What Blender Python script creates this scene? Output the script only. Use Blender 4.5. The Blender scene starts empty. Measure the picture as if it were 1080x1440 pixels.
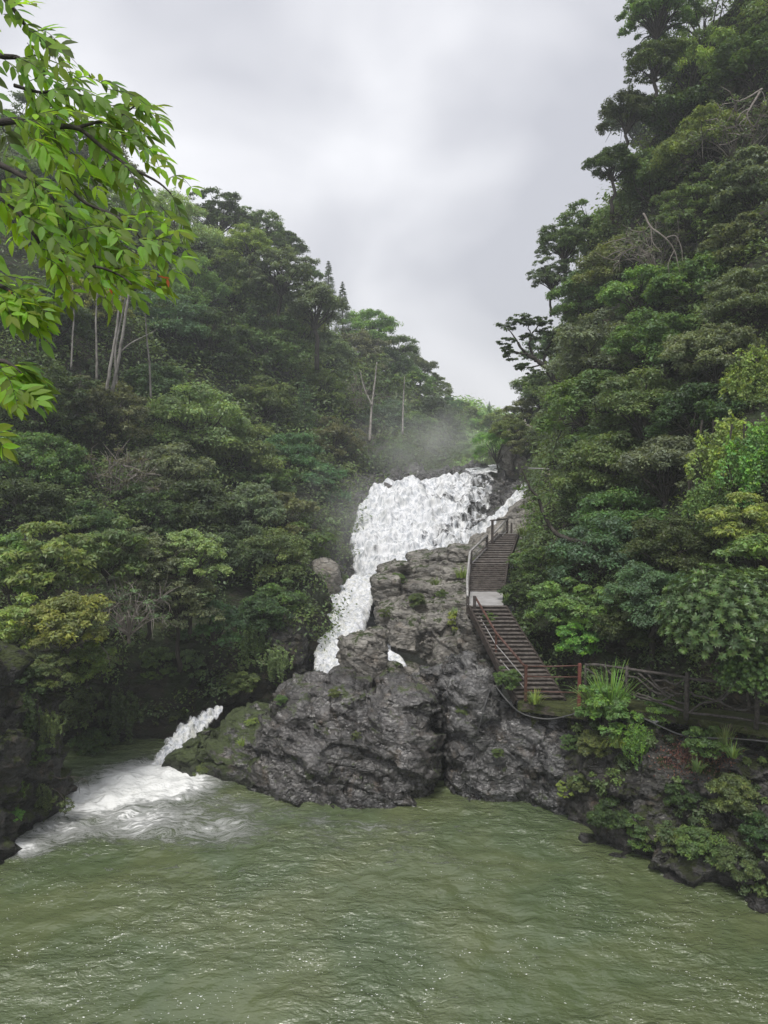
import bpy, bmesh, math, random
import numpy as np
from mathutils import Vector, Matrix
from mathutils.bvhtree import BVHTree

S = bpy.context.scene
COL = S.collection
R = math.radians
random.seed(7)
RNG = np.random.default_rng(11)

# ------------------------------------------------------------------ camera
CAMH = 16.0
PITCH = 4.45
cd = bpy.data.cameras.new('camera')
cam = bpy.data.objects.new('camera', cd)
COL.objects.link(cam)
cam.location = (0, 0, CAMH)
cam.rotation_euler = (R(90 - PITCH), 0, 0)
cd.sensor_fit = 'VERTICAL'
cd.sensor_height = 36.0
cd.lens = 36.0 * 1028 / 1440
cd.clip_start = 0.05
cd.clip_end = 2000
S.camera = cam
CR = np.array(cam.rotation_euler.to_matrix())

# ------------------------------------------------------------------ world, sun, exposure
W = bpy.data.worlds.new('World')
S.world = W
W.use_nodes = True
wt = W.node_tree
wt.nodes.clear()
def wn(t, **k):
    n = wt.nodes.new(t)
    for a, b in k.items():
        setattr(n, a, b)
    return n
SUN_EL, SUN_ROT = 62, 200
wo = wn('ShaderNodeOutputWorld')
wb = wn('ShaderNodeBackground')
sky = wn('ShaderNodeTexSky', sky_type='NISHITA', sun_disc=False, sun_elevation=R(SUN_EL), sun_rotation=R(SUN_ROT), air_density=1.5, dust_density=4.0)
tc = wn('ShaderNodeTexCoord')
mp = wn('ShaderNodeMapping')
mp.inputs['Scale'].default_value = (1.5, 1.0, 2.2)
mp.inputs['Location'].default_value = (0.35, 0.2, 0.12)
nz = wn('ShaderNodeTexNoise')
nz.inputs['Scale'].default_value = 1.9
nz.inputs['Detail'].default_value = 4.0
nz.inputs['Roughness'].default_value = 0.42
nz.inputs['Distortion'].default_value = 0.35
cr = wn('ShaderNodeValToRGB')
cr.color_ramp.elements[0].position = 0.40
cr.color_ramp.elements[0].color = (3.55, 3.58, 3.9, 1)
cr.color_ramp.elements[1].position = 0.66
cr.color_ramp.elements[1].color = (5.9, 5.9, 6.1, 1)
mx = wn('ShaderNodeMix', data_type='RGBA')
mx.inputs[0].default_value = 0.93
wt.links.new(tc.outputs['Generated'], mp.inputs[0])
wt.links.new(mp.outputs[0], nz.inputs[0])
wt.links.new(nz.outputs[0], cr.inputs[0])
wt.links.new(sky.outputs[0], mx.inputs[6])
wt.links.new(cr.outputs[0], mx.inputs[7])
wt.links.new(mx.outputs[2], wb.inputs[0])
wb.inputs[1].default_value = 0.1
wt.links.new(wb.outputs[0], wo.inputs[0])

sl = bpy.data.lights.new('sun', 'SUN')
sl.energy = 1.5
sl.angle = R(16)
sl.color = (1, 0.97, 0.92)
so = bpy.data.objects.new('sun', sl)
COL.objects.link(so)
# sky texture: rotation 0 = +Y, clockwise seen from above
az = R(SUN_ROT)
sd = Vector((math.sin(az) * math.cos(R(SUN_EL)), math.cos(az) * math.cos(R(SUN_EL)), math.sin(R(SUN_EL))))
so.rotation_euler = (-sd).to_track_quat('-Z', 'Y').to_euler()
so.location = (0, 0, 60)

S.view_settings.view_transform = 'Standard'
S.view_settings.look = 'None'
S.view_settings.exposure = 0.87
S.view_settings.gamma = 1.0
S.cycles.max_bounces = 6
S.cycles.diffuse_bounces = 3
S.cycles.glossy_bounces = 2
S.cycles.transmission_bounces = 3
S.cycles.volume_bounces = 2
S.cycles.transparent_max_bounces = 8
S.cycles.volume_step_rate = 2.0
S.cycles.use_denoising = True

# ------------------------------------------------------------------ helpers: points
def ray(px, py):
    v = CR @ np.array([(px - 540) / 1028, (720 - py) / 1028, -1.0])
    return v
def at(px, py, d):
    v = ray(px, py)
    return np.array([0, 0, CAMH]) + v * (d / v[1])
def wl(px, py, z=0.0):
    """point at height z seen at that place (for laying out the shore)"""
    v = ray(px, py)
    return np.array([0, 0, CAMH]) + v * ((z - CAMH) / v[2])

# ------------------------------------------------------------------ numpy noise
_perm = np.random.default_rng(3).permutation(256).astype(np.int64)
_perm = np.concatenate([_perm, _perm, _perm])
_g = np.random.default_rng(4).normal(size=(256, 3))
_g /= np.linalg.norm(_g, axis=1)[:, None]
def _h(i, j, k):
    return _perm[_perm[_perm[i & 255] + (j & 255)] + (k & 255)]
def pn(p):
    p = np.asarray(p, float)
    i = np.floor(p).astype(np.int64)
    f = p - i
    u = f * f * f * (f * (f * 6 - 15) + 10)
    out = 0
    for a in (0, 1):
        for b in (0, 1):
            for c in (0, 1):
                g = _g[_h(i[:, 0] + a, i[:, 1] + b, i[:, 2] + c)]
                d = ((f - (a, b, c)) * g).sum(1)
                w = (u[:, 0] if a else 1 - u[:, 0]) * (u[:, 1] if b else 1 - u[:, 1]) * (u[:, 2] if c else 1 - u[:, 2])
                out = out + d * w
    return out * 1.6
def fbm(p, o=4, s=1.0):
    p = np.asarray(p, float) * s
    r = 0
    a = 1.0
    t = 0
    for k in range(o):
        r = r + a * pn(p + 17.3 * k)
        t += a
        a *= 0.5
        p = p * 2.03
    return r / t
def facet(p, s, seed=0):
    """angular slabs: every Voronoi cell is a tilted plane"""
    q = np.asarray(p, float) * s + seed * 7.7
    i = np.floor(q).astype(np.int64)
    best = np.full(len(q), 1e9)
    bd = np.zeros((len(q), 3))
    bh = np.zeros(len(q), np.int64)
    for a in (-1, 0, 1):
        for b in (-1, 0, 1):
            for c in (-1, 0, 1):
                h = _h(i[:, 0] + a, i[:, 1] + b, i[:, 2] + c)
                j = _g[h] * 0.45 + 0.5
                v = q - (i + (a, b, c) + j)
                d = (v * v).sum(1)
                m = d < best
                best = np.where(m, d, best)
                bd = np.where(m[:, None], v, bd)
                bh = np.where(m, h, bh)
    dirv = _g[(bh * 7 + 13) & 255]
    return (bd * dirv).sum(1) * 1.1 + (_g[(bh * 5 + 3) & 255][:, 0]) * 0.55
def nrm(v):
    return v / np.maximum(np.linalg.norm(v, axis=-1, keepdims=True), 1e-9)

# ------------------------------------------------------------------ helpers: meshes and objects
def mesh_np(name, V, F, attrs=None, smooth=True):
    """V (n,3), F (m,4) or (m,3) ints"""
    V = np.ascontiguousarray(V, np.float32)
    F = np.ascontiguousarray(F, np.int32)
    me = bpy.data.meshes.new(name)
    me.vertices.add(len(V))
    me.vertices.foreach_set('co', V.ravel())
    k = F.shape[1]
    me.loops.add(F.size)
    me.loops.foreach_set('vertex_index', F.ravel())
    me.polygons.add(len(F))
    me.polygons.foreach_set('loop_start', np.arange(0, F.size, k, dtype=np.int32))
    me.polygons.foreach_set('loop_total', np.full(len(F), k, np.int32))
    if smooth:
        me.polygons.foreach_set('use_smooth', np.ones(len(F), bool))
    for nm, (dom, arr) in (attrs or {}).items():
        a = me.attributes.new(nm, 'FLOAT', dom)
        a.data.foreach_set('value', np.ascontiguousarray(arr, np.float32))
    me.update(calc_edges=True)
    return me
def link(name, me, mat=None, parent=None):
    o = bpy.data.objects.new(name, me)
    COL.objects.link(o)
    if mat is not None and me is not None and len(me.materials) == 0:
        me.materials.append(mat)
    if parent is not None:
        o.parent = parent
        if parent.type == 'EMPTY':      # vertices are laid out in world metres
            o.matrix_parent_inverse = parent.matrix_basis.inverted()
    return o
def tag(o, label=None, cat=None, group=None, kind=None):
    if label: o['label'] = label
    if cat: o['category'] = cat
    if group: o['group'] = group
    if kind: o['kind'] = kind
    return o
def empty(name, loc, rz=0.0):
    o = bpy.data.objects.new(name, None)
    o.empty_display_size = 0.3
    COL.objects.link(o)
    o.location = tuple(loc)
    o.rotation_euler = (0, 0, rz)
    o.matrix_basis = Matrix.Translation(Vector([float(q) for q in loc])) @ Matrix.Rotation(rz, 4, 'Z')
    return o

class MB:
    """collects tubes and boxes into ONE mesh"""
    def __init__(s):
        s.V = []; s.F = []
    def add(s, V, F):
        n = sum(len(v) for v in s.V)
        s.V.append(np.asarray(V, float)); s.F += [tuple(i + n for i in f) for f in F]
    def tube(s, P, rad, seg=7, cap=True):
        P = np.asarray(P, float)
        n = len(P)
        rad = np.full(n, rad) if np.isscalar(rad) else np.asarray(rad, float)
        T = np.gradient(P, axis=0)
        T = nrm(T)
        up = np.array([0, 0, 1.0]) if abs(T[0][2]) < 0.9 else np.array([1.0, 0, 0])
        V = []
        a = nrm(np.cross(T[0], up))
        for i in range(n):
            a = nrm(a - T[i] * (a @ T[i]))
            b = np.cross(T[i], a)
            for k in range(seg):
                t = 2 * math.pi * k / seg
                V.append(P[i] + rad[i] * (math.cos(t) * a + math.sin(t) * b))
        F = []
        for i in range(n - 1):
            for k in range(seg):
                F.append((i * seg + k, i * seg + (k + 1) % seg, (i + 1) * seg + (k + 1) % seg, (i + 1) * seg + k))
        if cap:
            F.append(tuple(reversed(range(seg))))
            F.append(tuple((n - 1) * seg + k for k in range(seg)))
        s.add(V, F)
        return s
    def box(s, c, ax, ay, az):
        """centre and three half-axis vectors"""
        c, ax, ay, az = (np.asarray(q, float) for q in (c, ax, ay, az))
        V = [c + i * ax + j * ay + k * az for k in (-1, 1) for j in (-1, 1) for i in (-1, 1)]
        F = [(0, 2, 3, 1), (4, 5, 7, 6), (0, 1, 5, 4), (2, 6, 7, 3), (0, 4, 6, 2), (1, 3, 7, 5)]
        s.add(V, F)
        return s
    def beam(s, p, q, w, h, up=(0, 0, 1)):
        p = np.asarray(p, float); q = np.asarray(q, float)
        d = q - p
        t = nrm(d)
        u = np.asarray(up, float)
        if abs(t @ u) > 0.95: u = np.array([0, 1.0, 0])
        a = nrm(np.cross(t, u)); b = np.cross(a, t)
        return s.box((p + q) / 2, d / 2, a * w / 2, b * h / 2)
    def build(s, name, mat, parent=None, smooth=False, bevel=0, origin=None):
        V = np.concatenate(s.V)
        if origin is not None: V = V - np.asarray(origin)
        me = bpy.data.meshes.new(name)
        me.from_pydata([tuple(v) for v in V], [], s.F)
        bm = bmesh.new(); bm.from_mesh(me)
        bmesh.ops.recalc_face_normals(bm, faces=bm.faces)
        if bevel:
            bmesh.ops.bevel(bm, geom=list(bm.edges), offset=bevel, segments=2, affect='EDGES', profile=0.6)
        bm.to_mesh(me); bm.free()
        if smooth:
            me.polygons.foreach_set('use_smooth', [True] * len(me.polygons))
        me.update()
        return link(name, me, mat, parent)

def catmull(P, n):
    """P (k,...) control points -> n samples"""
    P = np.asarray(P, float)
    k = len(P)
    t = np.linspace(0, k - 1, n)
    i = np.minimum(t.astype(int), k - 2)
    f = (t - i).reshape((-1,) + (1,) * (P.ndim - 1))
    p0 = P[np.maximum(i - 1, 0)]; p1 = P[i]; p2 = P[i + 1]; p3 = P[np.minimum(i + 2, k - 1)]
    return 0.5 * ((2 * p1) + (-p0 + p2) * f + (2 * p0 - 5 * p1 + 4 * p2 - p3) * f ** 2 + (-p0 + 3 * p1 - 3 * p2 + p3) * f ** 3)
def grid_faces(nu, nv, flip=False):
    a = (np.arange(nu - 1)[:, None] * nv + np.arange(nv - 1)[None, :]).ravel()
    F = np.stack([a, a + nv, a + nv + 1, a + 1], 1)
    return F[:, ::-1] if flip else F
def patch_grid(ctrl, nu, nv):
    C = np.array([[at(*p) for p in col] for col in ctrl])
    G = catmull(C, nu)
    G = np.swapaxes(catmull(np.swapaxes(G, 0, 1), nv), 0, 1)
    return G
def grid_normals(G):
    du = np.gradient(G, axis=0); dv = np.gradient(G, axis=1)
    N = nrm(np.cross(du, dv))
    c = np.array([0, 0, CAMH]) - G
    sgn = np.sign((N * c).sum(-1, keepdims=True))
    m = np.sign(sgn.mean())
    return N * (m if m != 0 else 1)

ALLTERR = []
def bvh_of(V, F):
    return BVHTree.FromPolygons([tuple(v) for v in V], [tuple(f) for f in F])
def cast(px, py, which=None):
    v = ray(px, py)
    best = None
    for nm, b in ALLTERR:
        if which and nm not in which: continue
        h = b.ray_cast(Vector((0, 0, CAMH)), Vector(v))
        if h[0] is not None and (best is None or h[0].y < best[0].y):
            best = h
    return best

# ------------------------------------------------------------------ helpers: materials
def mat(name):
    m = bpy.data.materials.new(name)
    m.use_nodes = True
    t = m.node_tree
    t.nodes.clear()
    return m, t
class NT:
    def __init__(s, name):
        s.m, s.t = mat(name)
        s.out = s.n('ShaderNodeOutputMaterial')
        s.tc = s.n('ShaderNodeTexCoord')
        s.geo = s.n('ShaderNodeNewGeometry')
    def n(s, ty, **k):
        n = s.t.nodes.new(ty)
        for a, b in k.items(): setattr(n, a, b)
        return n
    def l(s, a, b): s.t.links.new(a, b)
    def inp(s, node, key, v):
        if hasattr(v, 'is_linked') or isinstance(v, bpy.types.NodeSocket): s.l(v, node.inputs[key])
        else: node.inputs[key].default_value = v
    def mapping(s, scale=(1, 1, 1), loc=(0, 0, 0), rot=(0, 0, 0), src=None):
        m = s.n('ShaderNodeMapping')
        s.l(src or s.tc.outputs['Object'], m.inputs[0])
        m.inputs['Scale'].default_value = scale; m.inputs['Location'].default_value = loc; m.inputs['Rotation'].default_value = rot
        return m.outputs[0]
    def noise(s, scale, detail=4, rough=0.55, dist=0.0, vec=None, out=0):
        n = s.n('ShaderNodeTexNoise')
        s.l(vec or s.tc.outputs['Object'], n.inputs['Vector'])
        n.inputs['Scale'].default_value = scale; n.inputs['Detail'].default_value = detail
        n.inputs['Roughness'].default_value = rough; n.inputs['Distortion'].default_value = dist
        return n.outputs[out]
    def vor(s, scale, feature='F1', vec=None, out='Distance', rnd=1.0):
        n = s.n('ShaderNodeTexVoronoi', feature=feature)
        s.l(vec or s.tc.outputs['Object'], n.inputs['Vector'])
        n.inputs['Scale'].default_value = scale; n.inputs['Randomness'].default_value = rnd
        return n.outputs[out]
    def ramp(s, f, stops, interp='LINEAR'):
        r = s.n('ShaderNodeValToRGB')
        r.color_ramp.interpolation = interp
        e = r.color_ramp.elements
        while len(e) < len(stops): e.new(0.5)
        for i, (p, c) in enumerate(stops):
            e[i].position = p
            e[i].color = (c, c, c, 1) if np.isscalar(c) else tuple(c) + (1,)
        s.inp(r, 0, f)
        return r.outputs[0]
    def math(s, op, a, b=0.0, c=None, clamp=False):
        n = s.n('ShaderNodeMath', operation=op, use_clamp=clamp)
        s.inp(n, 0, a); s.inp(n, 1, b)
        if c is not None: s.inp(n, 2, c)
        return n.outputs[0]
    def mix(s, f, a, b, bt='MIX'):
        n = s.n('ShaderNodeMix', data_type='RGBA', blend_type=bt)
        s.inp(n, 0, f)
        for k, v in ((6, a), (7, b)):
            if isinstance(v, bpy.types.NodeSocket): s.l(v, n.inputs[k])
            else: n.inputs[k].default_value = tuple(v) + (1,)
        return n.outputs[2]
    def bump(s, h, strength=0.5, dist=0.1, normal=None):
        n = s.n('ShaderNodeBump')
        n.inputs['Strength'].default_value = strength; n.inputs['Distance'].default_value = dist
        s.l(h, n.inputs['Height'])
        if normal is not None: s.l(normal, n.inputs['Normal'])
        return n.outputs[0]
    def attr(s, name, out='Fac'):
        n = s.n('ShaderNodeAttribute', attribute_name=name)
        return n.outputs[out]
    def principled(s, col, rough=0.6, spec=0.5, normal=None, **k):
        p = s.n('ShaderNodeBsdfPrincipled')
        if isinstance(col, bpy.types.NodeSocket): s.l(col, p.inputs['Base Color'])
        else: p.inputs['Base Color'].default_value = tuple(col) + (1,)
        s.inp(p, 'Roughness', rough)
        s.inp(p, 'Specular IOR Level', spec)
        if normal is not None: s.l(normal, p.inputs['Normal'])
        for a, b in k.items(): s.inp(p, a.replace('_', ' '), b)
        return p
    def done(s, shader):
        s.l(shader, s.out.inputs['Surface'])
        return s.m

def rock_mat(name, dark, light, moss=0.3, mosscol=(0.05, 0.075, 0.015), lichen=0.35, rough=(0.28, 0.6), streak=False, scale=1.0, mossx=None):
    k = NT(name)
    big = k.noise(0.45 * scale, 5, 0.6, 0.3)
    vec = k.mapping((1, 1, 2.2)) if streak else k.mapping((0.55, 0.9, 2.3), rot=(0.15, 0.55, 0.1))
    mid = k.noise(2.2 * scale, 8, 0.68, 0.6, vec)
    fine = k.noise(9.0 * scale, 8, 0.72, 0.2, vec)
    cell = k.vor(1.7 * scale, 'F1', None, 'Color')
    c = k.mix(k.ramp(k.math('ADD', k.math('MULTIPLY', mid, 0.5), k.math('MULTIPLY', big, 0.5)), [(0.38, 0.0), (0.62, 1.0)]), dark, light)
    sep = k.n('ShaderNodeSeparateColor'); k.l(cell, sep.inputs[0])
    c = k.mix(k.math('MULTIPLY', sep.outputs[0], 0.35), c, tuple(x * 0.45 for x in dark))
    # rusty and brown patches
    br = k.ramp(k.noise(1.1 * scale, 5, 0.6, 0.5, k.mapping(loc=(9, 3, 1))), [(0.55, 0.0), (0.72, 1.0)])
    c = k.mix(k.math('MULTIPLY', br, 0.5), c, (0.16, 0.115, 0.075))
    # pale lichen spots
    ls = k.ramp(k.noise(7.5 * scale, 5, 0.7, 0.3, k.mapping(loc=(2, 5, 8))), [(0.60, 0.0), (0.66, 1.0)])
    lb = k.ramp(k.noise(0.8 * scale, 3, 0.5, 0, k.mapping(loc=(4, 8, 2))), [(0.45, 0.0), (0.62, 1.0)])
    c = k.mix(k.math('MULTIPLY', k.math('MULTIPLY', ls, lb), lichen), c, (0.42, 0.41, 0.36))
    # cracks
    wv = k.n('ShaderNodeVectorMath', operation='ADD')
    k.l(k.tc.outputs['Object'], wv.inputs[0])
    nn = k.n('ShaderNodeTexNoise'); k.l(k.tc.outputs['Object'], nn.inputs['Vector']); nn.inputs['Scale'].default_value = 1.6; nn.inputs['Detail'].default_value = 4
    sc = k.n('ShaderNodeVectorMath', operation='SCALE'); k.l(nn.outputs['Color'], sc.inputs[0]); sc.inputs['Scale'].default_value = 0.4
    k.l(sc.outputs[0], wv.inputs[1])
    cm = k.n('ShaderNodeMapping'); k.l(wv.outputs[0], cm.inputs[0]); cm.inputs['Scale'].default_value = (0.6, 0.8, 2.0); cm.inputs['Rotation'].default_value = (0.2, 0.5, 0.1)
    c1 = k.vor(1.25 * scale, 'DISTANCE_TO_EDGE', cm.outputs[0])
    c2 = k.vor(4.2 * scale, 'DISTANCE_TO_EDGE', cm.outputs[0])
    e1 = k.ramp(c1, [(0.0, 0.0), (0.05, 1.0)])
    e2 = k.ramp(c2, [(0.0, 0.25), (0.06, 1.0)])
    c = k.mix(k.math('MULTIPLY', k.math('SUBTRACT', 1.0, e1), 0.75), c, tuple(x * 0.3 for x in dark))
    # moss: on ledges, in patches
    sx = k.n('ShaderNodeSeparateXYZ'); k.l(k.geo.outputs['Normal'], sx.inputs[0])
    mn = k.noise(1.3 * scale, 8, 0.72, 0.4, k.mapping(loc=(7, 1, 3)))
    mz = k.math('ADD', mn, k.math('MULTIPLY', sx.outputs[2], 0.14))
    if mossx is not None:       # the mossy end of one rock
        so_ = k.n('ShaderNodeSeparateXYZ'); k.l(k.tc.outputs['Object'], so_.inputs[0])
        mr_ = k.n('ShaderNodeMapRange'); k.l(so_.outputs[0], mr_.inputs['Value'])
        mr_.inputs['From Min'].default_value = mossx + 1.8; mr_.inputs['From Max'].default_value = mossx - 1.0; mr_.inputs['To Max'].default_value = 0.21
        mz = k.math('ADD', mz, mr_.outputs[0])
    mm = k.ramp(mz, [(0.80 - moss * 0.5, 0.0), (0.86 - moss * 0.5, 1.0)])
    c = k.mix(mm, c, k.mix(k.ramp(fine, [(0.35, 0.0), (0.65, 1.0)]), tuple(x * 0.5 for x in mosscol), mosscol))
    # the splashed band just above the water stays dark
    sz_ = k.n('ShaderNodeSeparateXYZ'); k.l(k.tc.outputs['Object'], sz_.inputs[0])
    wet = k.ramp(k.math('ADD', k.math('MULTIPLY', sz_.outputs[2], 0.8), k.math('MULTIPLY', mid, 0.5)), [(0.35, 1.0), (0.75, 0.0)])
    c = k.mix(k.math('MULTIPLY', wet, 0.7), c, tuple(x * 0.35 for x in dark))
    r = k.ramp(k.noise(3.0 * scale, 5, 0.6, 0, k.mapping(loc=(1, 2, 9))), [(0.35, rough[0]), (0.65, rough[1])])
    r = k.mix(mm, r, (0.9, 0.9, 0.9))
    h = k.math('ADD', k.math('MULTIPLY', mid, 0.5), k.math('MULTIPLY', fine, 0.2))
    h = k.math('ADD', h, k.math('MULTIPLY', k.math('MULTIPLY', e1, e2), 0.28))
    h = k.math('ADD', h, k.math('MULTIPLY', k.noise(38 * scale, 4, 0.7), 0.08))
    b = k.bump(h, 1.0, 0.11 / scale)
    # crisp fracture planes: every cell is a tilted plane
    for sc_, am in ((1.1 * scale, 0.9), (3.6 * scale, 0.5)):
        vv = k.n('ShaderNodeTexVoronoi', feature='F1'); k.l(cm.outputs[0], vv.inputs['Vector']); vv.inputs['Scale'].default_value = sc_
        sb = k.n('ShaderNodeVectorMath', operation='SUBTRACT'); k.l(cm.outputs[0], sb.inputs[0]); k.l(vv.outputs['Position'], sb.inputs[1])
        cc = k.n('ShaderNodeVectorMath', operation='SUBTRACT'); k.l(vv.outputs['Color'], cc.inputs[0]); cc.inputs[1].default_value = (0.5, 0.5, 0.5)
        dt = k.n('ShaderNodeVectorMath', operation='DOT_PRODUCT'); k.l(sb.outputs[0], dt.inputs[0]); k.l(cc.outputs[0], dt.inputs[1])
        b = k.bump(dt.outputs['Value'], 1.0, am, b)
    p = k.principled(c, r, 0.5 if rough[0] > 0.2 else 0.85, b)
    return k.done(p.outputs[0])

def leaf_mat(name, gloss=0.45, trans=0.3, usecol=True, base=(0.05, 0.09, 0.03), spread=0.5):
    k = NT(name)
    if usecol:
        oi = k.n('ShaderNodeObjectInfo'); c0 = oi.outputs['Color']
    else:
        rgb = k.n('ShaderNodeRGB'); rgb.outputs[0].default_value = tuple(base) + (1,); c0 = rgb.outputs[0]
    v = k.attr('v')
    g = k.attr('g')          # which clump the leaf belongs to
    hs = k.n('ShaderNodeHueSaturation')
    k.l(c0, hs.inputs['Color'])
    k.l(k.math('ADD', k.math('MULTIPLY', v, 0.045), k.math('ADD', k.math('MULTIPLY', g, -0.03), 0.492)), hs.inputs['Hue'])
    k.l(k.math('ADD', k.math('MULTIPLY', g, 0.3), 0.70), hs.inputs['Saturation'])
    val = k.math('ADD', k.math('MULTIPLY', v, spread * 1.3), k.math('ADD', k.math('MULTIPLY', g, 0.55), 1 - spread * 0.65 - 0.25))
    k.l(val, hs.inputs['Value'])
    c = hs.outputs[0]
    p = k.principled(c, gloss, 0.35)
    tr = k.n('ShaderNodeBsdfTranslucent')
    k.l(k.mix(1.0, c, (1.5, 1.45, 0.6), 'MULTIPLY'), tr.inputs[0])
    ms = k.n('ShaderNodeMixShader'); ms.inputs[0].default_value = trans
    k.l(p.outputs[0], ms.inputs[1]); k.l(tr.outputs[0], ms.inputs[2])
    return k.done(ms.outputs[0])

def plain_mat(name, a, b, scale=4, rough=0.6, bump=0.3, dist=0.02, metal=0.0, stretch=(1, 1, 1)):
    k = NT(name)
    vec = k.mapping(stretch)
    n = k.noise(scale, 6, 0.65, 0.3, vec)
    c = k.mix(k.ramp(n, [(0.35, 0.0), (0.65, 1.0)]), a, b)
    bb = k.bump(k.noise(scale * 4, 5, 0.65, 0, vec), bump, dist)
    return k.done(k.principled(c, rough, 0.5, bb, Metallic=metal).outputs[0])

M_ROCK = rock_mat('wet_dark_rock', (0.032, 0.031, 0.031), (0.20, 0.195, 0.19), moss=0.26, lichen=0.6, rough=(0.12, 0.36))
M_BOULDER = rock_mat('wet_boulder_rock', (0.036, 0.034, 0.033), (0.19, 0.18, 0.172), moss=0.29, mosscol=(0.06, 0.085, 0.018), lichen=0.7, rough=(0.12, 0.36), mossx=-7.2)
M_CLIFF = rock_mat('damp_cliff_rock', (0.022, 0.021, 0.02), (0.10, 0.095, 0.085), moss=0.42, mosscol=(0.04, 0.05, 0.013), lichen=0.6, rough=(0.4, 0.75))
M_DARK = rock_mat('shaded_cliff_rock', (0.014, 0.014, 0.013), (0.05, 0.05, 0.045), moss=0.45, mosscol=(0.02, 0.03, 0.01), lichen=0.25, rough=(0.5, 0.8))  # darker copy of the cliff rock, the hollow's shade put into its colour
M_SLAB = rock_mat('layered_granite', (0.10, 0.093, 0.082), (0.42, 0.395, 0.35), moss=0.32, lichen=0.35, rough=(0.35, 0.65), streak=True)
M_PALE = rock_mat('pale_granite', (0.22, 0.205, 0.18), (0.45, 0.42, 0.37), moss=0.15, lichen=0.3, rough=(0.5, 0.8), scale=0.7)
M_SOIL = rock_mat('forest_soil', (0.018, 0.016, 0.011), (0.055, 0.048, 0.03), moss=0.5, mosscol=(0.03, 0.045, 0.012), lichen=0.1, rough=(0.8, 0.95), scale=0.6)
M_BANK = rock_mat('mossy_bank_rock', (0.012, 0.012, 0.011), (0.055, 0.052, 0.045), moss=0.50, mosscol=(0.05, 0.066, 0.014), lichen=0.4, rough=(0.45, 0.75))
M_LEAF = leaf_mat('leaf', 0.45, 0.36)
M_GLOSSY = leaf_mat('glossy_leaf', 0.38, 0.25, spread=0.4)
M_BRIGHT = leaf_mat('backlit_leaf', 0.55, 0.62, spread=0.7)
M_BARK = plain_mat('dark_bark', (0.02, 0.016, 0.012), (0.07, 0.06, 0.05), 5, 0.85, 0.6, 0.04, stretch=(1, 1, 0.3))
M_PALEBARK = plain_mat('pale_bark', (0.12, 0.11, 0.095), (0.29, 0.275, 0.25), 4, 0.8, 0.5, 0.03, stretch=(1, 1, 0.4))
M_TWIG = plain_mat('grey_twig', (0.12, 0.10, 0.085), (0.26, 0.235, 0.21), 4, 0.85, 0.3, 0.02)
# ------------------------------------------------------------------ terrain patches
def terrain(name, ctrl, nu, nv, amp, scale, material, label=None, fac=0.0, fs=0.35, extra=None, kind='structure', oct=5):
    G = patch_grid(ctrl, nu, nv)
    N = grid_normals(G)
    P = G.reshape(-1, 3)
    Nn = N.reshape(-1, 3)
    disp = fbm(P, oct, scale) * amp
    if fac: disp = disp + facet(P, fs) * fac + facet(P, fs * 2.7, 3) * fac * 0.4
    if extra is not None: disp = disp + extra(P)
    P = P + Nn * disp[:, None]
    F = grid_faces(nu, nv)
    me = mesh_np(name, P, F)
    # face the camera
    b = bvh_of(P, F)
    o = link(name, me, material)
    tag(o, label, kind=kind)
    ALLTERR.append((name, b))
    return o, P.reshape(nu, nv, 3), F

LEFT = [
 [(-900,1250,34),(-900,1050,36),(-800,800,40),(-800,600,46),(-700,400,56),(-700,150,70),(-700,0,85)],
 [(-300,1150,37),(-300,1000,38),(-300,800,42),(-300,600,50),(-300,420,62),(-300,180,78),(-300,60,95)],
 [(0,1110,38),(0,960,39),(0,780,44),(0,600,54),(0,420,66),(0,260,82),(0,200,98)],
 [(110,1105,40),(115,960,40.5),(120,800,46),(120,640,58),(125,470,72),(140,330,88),(160,290,104)],
 [(235,1098,41),(240,960,42.5),(240,820,49),(245,680,63),(250,540,80),(265,420,98),(290,345,114)],
 [(345,1060,44),(350,935,45.5),(350,810,54),(355,700,68),(362,590,88),(385,480,108),(405,425,124)],
 [(430,1000,48),(440,900,50),(432,800,57),(435,710,72),(445,620,92),(468,545,114),(485,500,138)],
 [(470,960,56),(468,860,60),(468,780,68),(480,710,80),(510,650,96),(545,590,120),(570,540,150)],
 [(520,860,78),(540,780,84),(555,720,88),(575,680,94),(595,650,108),(615,620,130),(632,590,165)],
 [(590,800,92),(605,740,94),(615,700,98),(624,682,106),(634,668,125),(640,655,155),(646,645,200)],
]
def ledge(P):
    m = np.clip((7.0 - P[:, 2]) / 4.0, 0, 1)
    return facet(P, 0.45, 5) * 0.7 * m
leftT = terrain('left_hillside', LEFT, 220, 200, 2.2, 0.11, M_SOIL, extra=ledge)

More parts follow.
